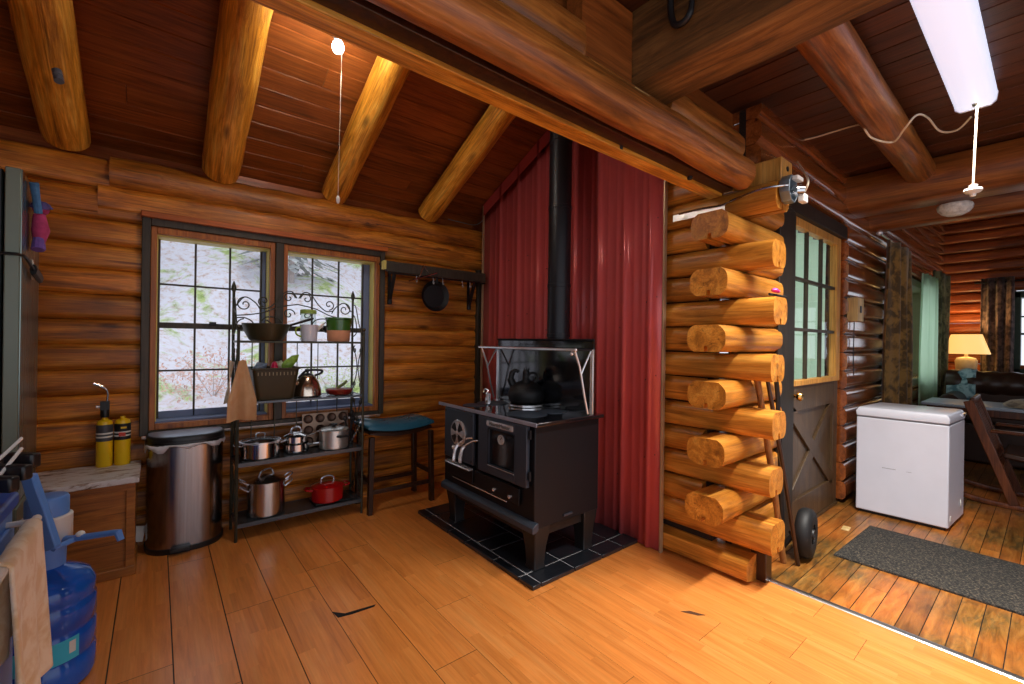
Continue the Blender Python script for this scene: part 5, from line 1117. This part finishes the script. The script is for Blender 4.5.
# ------------------------------------------------------------------ electrical box, cables
t = thing('junction_box', (2.59, .87, 2.13), 'grey steel junction box with white connectors on the top log end', 'electrical box')
bx = Vector((2.585, .868, 2.125))
mb = MB(); mb.lathe([(.0, 0), (.07, 0), (.074, .006), (.074, .05), (.066, .05), (.066, .01), (0, .01)], bx + Vector((0, .048, 0)), 8, align((0.05, -1, 0)) @ Rz(PI / 8)); mb.build('box', m_electric, t, .003)
mb = MB(); mb.tube([bx + Vector((.0, -.004, -.012)), bx + Vector((.03, -.03, -.01))], .028, 16); mb.tube([bx + Vector((-.04, -.01, -.03)), bx + Vector((.0, -.02, -.035)), bx + Vector((.05, -.02, -.01)), bx + Vector((.06, -.02, .03))], .007, 8); mb.build('conduit_fitting', m_steelp, t)
mb = MB(); mb.box(bx + Vector((.095, -.015, -.035)), (.06, .03, .045)); mb.build('connector', m_whitepl, t, .004)
mb = MB(); mb.box(bx + Vector((.03, -.01, .055)), (.08, .03, .022)); mb.build('connector', m_whitepl, t, .004)
pts = [Vector((2.49, 1.46, 2.10)), Vector((2.487, 1.32, 2.10)), Vector((2.486, 1.2, 2.095)), Vector((2.48, 1.1, 2.11)), Vector((2.485, .98, 2.13)), Vector((2.51, .89, 2.13)), Vector((2.53, .868, 2.128))]
mb = MB(); mb.tube(bez(pts, 6), .007, 8); mb.build('conduit', m_steelp, t)
mb = MB(); mb.prism([(2.488, 2.06), (2.492, 2.06), (2.492, 2.10), (2.488, 2.10)], 'Y', 1.18, 1.50); mb.build('metal_strip', m_alu, t)
zj = 2.53
P = [bx + Vector((.1, -.02, .0)), bx + Vector((.12, -.03, .06)), fl(803, 170, 2.40), fl(794, 155, 2.60), fl(797, 143, 2.69), fl(820, 136, 2.69), fl(853, 126, 2.68), fl(862, 126, 2.56), fl(872, 138, 2.5), fl(893, 142, 2.5), fl(905, 128, 2.50), fl(917, 115, 2.56), fl(928, 118, 2.68), fl(940, 131, 2.62), fl(957, 130, 2.60), fl(971, 117, 2.62)]
mb = MB(); mb.tube(bez(P, 8), .0055, 8); tag(mb.build('lamp_cable', m_cable), 'cream cable looping from junction box over the joist to the fluorescent light', 'cable')

# ------------------------------------------------------------------ fluorescent fixture
FY0, FY1, FX0, FX1 = .20, .365, 1.55, 3.46
t = thing('fluorescent_light', ((FX0 + FX1) / 2, .28, 2.6), 'long lit fluorescent ceiling light with a milky diffuser and pull cord', 'ceiling light')
mb = MB(); mb.bb(FX0, FX1, FY0 + .02, FY1 - .02, 2.66, 2.699); mb.build('housing', m_white, t)
mb = MB(); mb.prism([(FY0, 2.665), (FY0 + .006, 2.625), (FY0 + .025, 2.607), (FY1 - .025, 2.607), (FY1 - .006, 2.625), (FY1, 2.665)], 'X', FX0 + .01, FX1 - .012); mb.build('diffuser', m_diff, t, ang=60)
for x in (FX0 + .004, FX1 - .006): mb = MB(); mb.prism([(FY0 - .003, 2.668), (FY0 + .003, 2.622), (FY0 + .024, 2.603), (FY1 - .024, 2.603), (FY1 - .003, 2.622), (FY1 + .003, 2.668)], 'X', x - .006, x + .006); mb.build('end_cap', m_white, t)
mb = MB(); mb.box((FX1 - .06, .28, 2.606), (.05, .02, .002)); mb.build('latch', m_label, t)
ps = Vector((FX1 - .05, .272, 2.6)); pb = pX(973, 190, FX1 - .05)
mb = MB(); mb.tube([ps, (pb.x, pb.y, pb.z + .03)], .005, 6); mb.build('pull_cord', m_cable, t)
mb = MB(); mb.lathe([(.0, .03), (.008, .03), (.02, .026), (.012, .016), (.036, .006), (.038, -.004), (.03, -.014), (.014, -.02), (.012, -.034), (0, -.036)], pb, 24); mb.build('pull_knob', m_whitepl, t)
# dome light under the far ceiling log
dc = fl(955, 204, 2.412)
t = thing('ceiling_dome_light', dc, 'small faceted glass dome light under the thick ceiling log', 'ceiling light')
mb = MB(); mb.lathe([(.0, 0), (.09, 0), (.09, -.012), (0, -.012)], dc, 28); mb.build('base', m_whitepl, t)
mb = MB(); mb.lathe([(.1, -.006), (.105, -.02), (.1, -.045), (.08, -.07), (.045, -.088), (0, -.094)], dc, 14); mb.build('glass_dome', pm('faceted_glass', sr(226, 226, 222), .12, 0., .3, 40, .5), t, ang=5)
# black hook in the squared beam
q = pX(683, 0, 1.535)
t = thing('ceiling_hook', (1.51, q.y, 2.5), 'black iron hook screwed into the side of the squared beam', 'hook')
mb = MB(); hk = Vector((1.50, .925, 2.645)); mb.tube(bez([hk + Vector((.04, 0, .02)), hk, hk + Vector((0, 0, -.08)), hk + Vector((0, -.015, -.14)), hk + Vector((-.0, -.05, -.155)), hk + Vector((0, -.08, -.13)), hk + Vector((0, -.085, -.06))], 7), [.012] * 36 + [.01] * 7, 10); mb.build('hook_bar', m_blackm, t)
mb = MB(); mb.tube([hk + Vector((0, .012, -.02)), hk + Vector((0, -.02, -.02)), hk + Vector((0, -.05, -.04))], .008, 8); mb.build('keeper', m_steelp, t)

# ------------------------------------------------------------------ bare bulb with pull string
bp_ = O + ray(338, 47) * (.80 * 2.961 / ray(338, 47).y)
t = thing('bare_bulb', bp_, 'bare lit light bulb under the sloping boards with long pull string', 'light bulb')
mb = MB(); mb.sphere(bp_, .03, 20, (1, 1, 1.15)); mb.build('bulb', m_bulb, t)
zr = roofz(bp_.y)
mb = MB(); mb.lathe([(.0, .03), (.02, .03), (.022, .045), (.03, .06), (.045, .075), (.05, zr - bp_.z + .005), (0, zr - bp_.z + .005)], bp_, 24); mb.build('lamp_holder', m_whitepl, t)
sb = pY(338, 196, bp_.y + .03)
mb = MB(); mb.tube([(bp_.x + .03, bp_.y + .03, bp_.z + .08), (sb.x, sb.y, sb.z)], .0014, 6); mb.build('pull_string', m_cable, t)
mb = MB(); mb.lathe([(.0, .0), (.006, 0), (.01, -.012), (.01, -.03), (.004, -.04), (0, -.04)], sb, 14); mb.build('pull_knob', m_whitepl, t)

# switch block on the log wall
p0, p1 = pY(852.5, 297, 1.045), pY(863, 322.5, 1.045)
t = thing('switch_box', ((p0.x + p1.x) / 2, 1.03, p1.z), 'pale wooden switch box mounted on the varnished log wall by the door', 'switch box')
mb = MB(); mb.bb(p0.x + .03, p1.x - .12, 1.015, 1.09, p1.z, p0.z); mb.build('box', m_block, t, .004)
mb = MB(); mb.bb(p0.x + .09, p0.x + .12, 1.008, 1.016, p1.z + .07, p0.z - .07); mb.build('switch', m_label, t)
mb = MB(); mb.tube([((p0.x + p1.x) / 2 - .04, 1.06, p1.z), ((p0.x + p1.x) / 2 - .05, 1.06, 1.2), ((p0.x + p1.x) / 2 - .03, 1.06, 1.05)], .004, 6); mb.build('cord', m_blackm, t)

# ------------------------------------------------------------------ living room furniture
t = thing('rocking_chair', (5.68, .13, 0), 'dark wooden rocking chair with tall slatted back beside the white freezer', 'rocking chair')
def bar(mb, a, b_, w, h): 
    a = Vector(a); b_ = Vector(b_); d = (b_ - a).normalized(); s = Vector((1, 0, 0)); n_ = d.cross(s).normalized()
    mb.loft([[c + s * sx * w + n_ * sy * h for sx, sy in ((-1, -1), (1, -1), (1, 1), (-1, 1))] for c in (a, b_)]); return mb
for x in (5.42, 5.95):
    mb = MB(); P_ = bez([(x, .66, .09), (x, .42, .03), (x, .15, .016), (x, -.1, .03), (x, -.3, .09)], 6); mb.tube(P_, .018, 8, flat=1.4); mb.build('rocker', m_rocker, t)
    mb = MB(); bar(mb, (x, .46, .85), (x, .19, .03), .02, .032); mb.build('back_post', m_rocker, t, .006)
    mb = MB(); bar(mb, (x, -.12, .04), (x, -.19, .60), .018, .025); mb.build('front_post', m_rocker, t, .005)
    mb = MB(); mb.box((x, .05, .615), (.075, .56, .025)); mb.build('armrest', m_rocker, t, .01)
mb = MB(); mb.box((5.685, .04, .40), (.55, .44, .05), Rx(.12)); mb.build('seat', m_leather, t, .015)
for k in range(6): x = 5.48 + .082 * k; mb = MB(); bar(mb, (x, .44, .80), (x, .29, .38), .022, .008); mb.build('back_slat', m_rocker, t, .003)
mb = MB(); mb.box((5.685, .45, .83), (.5, .03, .1), Rx(.32)); mb.build('top_rail', m_rocker, t, .01)
mb = MB(); mb.box((5.685, .27, .32), (.5, .03, .05)); mb.build('cross_rail', m_rocker, t, .004)
mb = MB(); mb.box((5.685, -.165, .36), (.5, .03, .05)); mb.build('cross_rail', m_rocker, t, .004)
t = thing('side_table', (6.7, .2, 0), 'light topped side table behind the rocking chair', 'table')
mb = MB(); mb.box((6.75, .25, .705), (.7, 1.3, .03)); mb.build('table_top', pm('pale_top', sr(176, 190, 202), .3, 0, .05), t, .006)
for x in (6.46, 7.04):
    for y in (-.33, .83): mb = MB(); mb.loft([[(x + sx * w, y + sy * w, z) for sx, sy in ((-1, -1), (1, -1), (1, 1), (-1, 1))] for w, z in ((.018, 0), (.028, .69))]); mb.build('leg', m_rocker, t, .004)
mb = MB(); mb.box((6.75, .25, .655), (.6, 1.16, .07)); mb.build('apron', m_rocker, t, .004)
mb = MB(); rr = random.Random(2); mb.lathe([(.0, 0), (.16, .005), (.17, .03), (.12, .07), (.06, .085), (0, .08)], (6.62, .14, .722), 20, None, 1., 1.1); tag(mb.build('folded_cloth', cloth('tan_cloth', sr(120, 100, 76), sr(170, 150, 118), 14)), 'crumpled tan cloth lying on the light topped side table', 'cloth')
t = thing('leather_sofa', (7.7, -.2, 0), 'brown tufted leather sofa with rolled back under the far end window', 'sofa')
mb = MB(); mb.bb(7.25, 8.3, -1.4, .9, 0, .45); mb.build('base', m_leather, t, .03)
mb = MB(); rings = []
for i in range(57):
    u = i / 56; y = .88 - 2.25 * u; k = .014 * abs(math.sin(u * PI * 14)); rings.append([(8.06 + (.15 + k) * math.cos(a), y, .86 + (.15 + k) * math.sin(a)) for a in [2 * PI * j / 16 for j in range(16)]])
mb.loft(rings); mb.build('rolled_back', m_leather, t)
mb = MB(); mb.bb(7.96, 8.26, -1.37, .88, .4, .86); mb.build('backrest', m_leather, t, .03)
for y in (.76, -1.32): mb = MB(); mb.bb(7.25, 8.2, y - .07, y + .1, .4, .66); mb.tube([(7.24, y + .02, .66), (8.2, y + .02, .66)], .1, 14); mb.build('arm', m_leather, t, .02)
for y in (.36, -.3, -.95): mb = MB(); mb.bb(7.27, 7.96, y - .3, y + .3, .45, .56); mb.build('seat_cushion', m_leather, t, .04, seg=3)
mb = MB(); mb.grid(lambda u, v: (7.87 + .37 * v, .87 - .26 * u, 1.035 - .42 * abs(2 * v - 1) ** 4 - .10 * (1 - u) ** 3 + .008 * math.sin(u * 9 + v * 4)), 16, 24); tag(mb.build('throw_blanket', m_throw, solid=.012, ang=80), 'pale blue throw folded over the end of the leather sofa back', 'throw')
lp = Vector((9.1, .80, 0))
t = thing('table_lamp', lp, 'glowing table lamp with wide amber shade in the far log corner', 'lamp')
mb = MB(); mb.lathe([(.0, 0), (.14, 0), (.14, .02), (.03, .03), (.02, .5), (.02, .6), (.05, .64), (.09, .78), (.12, 1.12), (.1, 1.16), (.02, 1.18), (.02, 1.3), (0, 1.3)], lp, 28); mb.build('lamp_base', pm('cream_ceramic', sr(186, 170, 150), .35), t)
mb = MB(); mb.lathe([(.24, 1.22), (.245, 1.22), (.16, 1.50), (.155, 1.50), (.24, 1.22)], lp, 36); mb.build('lamp_shade', m_shade, t)

# ------------------------------------------------------------------ outside
t_ = NT('overexposed_hillside'); v = t_.coords((1, 1, 1)); n = t_.noise(v, .9, 6, .7, .5); n2 = t_.noise(v, 8., 5, .7, .3)  # slope tones bleached, overexposed daylight is put into the colour
c = t_.ramp(n2, [(.32, sr(190, 160, 150)), (.41, sr(222, 210, 208)), (.5, sr(230, 229, 238)), (.7, sr(236, 237, 246))])
c = t_.mix(t_.ramp(n, [(.53, (0, 0, 0, 1)), (.62, (.9, .9, .9, 1))]), c, t_.ramp(n2, [(.35, sr(120, 160, 50)), (.6, sr(196, 214, 120))]))
t_.l(c, t_.b.inputs['Base Color']); t_.set(Roughness=.95); m_hill = t_.m
mb = MB()
def hill(u, v):
    x = -16 + 34 * u; y = 4.1 + 26 * v ** 1.5; d = y - 4.1
    z = -.35 + (0 if d < 3.2 else .62 * (d - 3.2)) + .25 * math.sin(x * .9 + y) * min(1, d / 6) + .12 * math.sin(x * 2.7 - y * 1.7) * min(1, d / 3); return (x, y, z)
mb.grid(hill, 70, 46); tag(mb.build('hillside', m_hill, kind='structure', ang=180), 'pale grassy slope outside the kitchen window', 'hillside')
mb = MB(); mb.grid(lambda u, v: (3 + 30 * u, 1.4 + 2.7 * v, -.35), 4, 2); mb.grid(lambda u, v: (9.9 + 14 * u, -14 + 15.4 * v, -.35), 4, 4); mb.build('ground_outside', m_hill, kind='structure')
m_bark = pm('overexposed_bark', sr(188, 176, 172), .9, 0, .2, 10); m_leafp = pm('pink_brown_leaves', sr(222, 182, 168), .9, 0, .35, 20); m_leafg = pm('pale_green_leaves', sr(196, 212, 150), .9, 0, .3, 20); m_needle = pm('overexposed_needles', sr(196, 200, 200), .9, 0, .3, 10)  # bark and needles whitened to imitate overexposure
def leafcloud(cen, rad, n, size, mat, name, parent, seed, flat=1.):
    rg = random.Random(seed); mb = MB(); vs = []; fs = []
    for i in range(n):
        while True:
            q = Vector((rg.uniform(-1, 1), rg.uniform(-1, 1), rg.uniform(-1, 1)))
            if q.length < 1: break
        q = Vector((q.x * rad[0], q.y * rad[1], q.z * rad[2])) + Vector(cen); a = Vector((rg.gauss(0, 1), rg.gauss(0, 1), rg.gauss(0, 1))).normalized(); b_ = a.orthogonal().normalized(); s = size * rg.uniform(.6, 1.3); k = len(vs)
        vs += [q - a * s, q + b_ * s * .5, q + a * s, q - b_ * s * .5]; fs.append((k, k + 1, k + 2, k + 3))
    mb.add(vs, fs); o = mb.build(name, mat, parent); o['kind'] = 'stuff'; return o
bushes = ((.0, 6.2, .9, 0), (1.2, 6.6, 1.0, 1), (2.3, 6.4, .8, 0), (-1.3, 6.8, 1.0, 1), (.7, 8.3, 1.2, 0), (2.6, 8.6, 1.3, 1), (4.4, 8.0, 1.1, 0))
bl = ('pinkish shrub in front of the trash can side of the window', 'pale green shrub outside the middle of the window', 'small pinkish shrub outside behind the rack', 'pale green shrub outside next to the refrigerator side', 'pinkish shrub higher on the slope outside', 'pale green shrub higher on the slope outside', 'pinkish shrub on the slope outside toward the stove side')
for i, (x, y, s, k) in enumerate(bushes):
    z = hill((x + 16) / 34, ((y - 4.1) / 26) ** (1 / 1.5))[2]; t = thing('shrub', (x, y, z), bl[i], 'shrub', 'shrubs on the slope outside')
    leafcloud((x, y, z + .25 * s), (.6 * s, .45 * s, .4 * s), 900, .026, m_leafg if k else m_leafp, 'foliage', t, i)
    mb = MB(); rg = random.Random(i)
    for q in range(6): a = rg.uniform(0, 6.28); mb.tube([(x, y, z - .05), (x + .2 * s * math.cos(a), y + .2 * s * math.sin(a), z + .25 * s), (x + .4 * s * math.cos(a), y + .3 * s * math.sin(a), z + .5 * s)], [.007, .005, .003], 5)
    mb.build('stems', m_bark, t)
trees = ((-1.2, 12, 6), (.9, 15, 7), (2.6, 12, 5.5), (4.6, 15, 7), (6.8, 13, 6), (-3.6, 15, 7))
tl = ('thin pale conifer outside the first window panes', 'tall pale conifer behind the middle of the first window', 'short pale conifer outside the window mullion', 'tall pale conifer outside the second window', 'pale conifer outside the stove end of the window', 'tall pale conifer outside beyond the refrigerator side')
for i, (x, y, h) in enumerate(trees):
    z = hill((x + 16) / 34, ((y - 4.1) / 26) ** (1 / 1.5))[2] - .2; t = thing('conifer', (x, y, z), tl[i], 'tree', 'trees on the slope outside')
    mb = MB(); mb.tube([(x, y, z), (x, y, z + h * .5), (x + .05, y, z + h)], [.07, .05, .015], 8); mb.build('trunk', m_bark, t)
    rg = random.Random(i + 50); vs = []; fs = []
    for k in range(900):
        f = rg.random() ** 1.3; rad = (1 - f) * h * .17 * rg.random() ** .6 + .05; a = rg.uniform(0, 6.28); q = Vector((x + rad * math.cos(a), y + rad * math.sin(a), z + h * .12 + h * .88 * f - rad * .35)); d = Vector((math.cos(a), math.sin(a), -.4)).normalized(); s = d.cross(Vector((0, 0, 1))).normalized(); L = .16 + .2 * rg.random(); b0 = len(vs)
        vs += [q, q + d * L * .6 + s * L * .28, q + d * L * 1.4, q + d * L * .6 - s * L * .28]; fs.append((b0, b0 + 1, b0 + 2, b0 + 3))
    mb = MB(); mb.add(vs, fs); o = mb.build('needles', m_needle, t); o['kind'] = 'stuff'

# ------------------------------------------------------------------ light
w = bpy.data.worlds.new('world'); sc.world = w; w.use_nodes = True; bg = w.node_tree.nodes['Background']; bg.inputs[0].default_value = (.86, .9, 1, 1); bg.inputs[1].default_value = 1.02
def lamp(name, ty, loc, energy, col, **kw):
    ld = bpy.data.lights.new(name, ty); ld.energy = energy; ld.color = col; o = bpy.data.objects.new(name, ld); COL.objects.link(o); o.location = loc
    for k, v in kw.items(): setattr(ld, k, v)
    return o
o = lamp('bulb_light', 'POINT', bp_ - Vector((0, 0, .0)), 215, (1, .93, .82), shadow_soft_size=.032)
o = lamp('tube_light', 'AREA', ((FX0 + FX1) / 2, (FY0 + FY1) / 2, 2.600), 60, (1, .95, .88), shape='RECTANGLE', size=FX1 - FX0 - .06, size_y=FY1 - FY0 - .04, spread=math.radians(112))
o.rotation_euler = (0, 0, 0)
o = lamp('lamp_bulb_light', 'POINT', lp + Vector((0, 0, 1.38)), 13, (1, .62, .25), shadow_soft_size=.04)
vs_ = sc.view_settings; vs_.view_transform = 'Standard'; vs_.look = 'None'; vs_.exposure = .25; vs_.gamma = 1.; vs_.use_curve_mapping = False
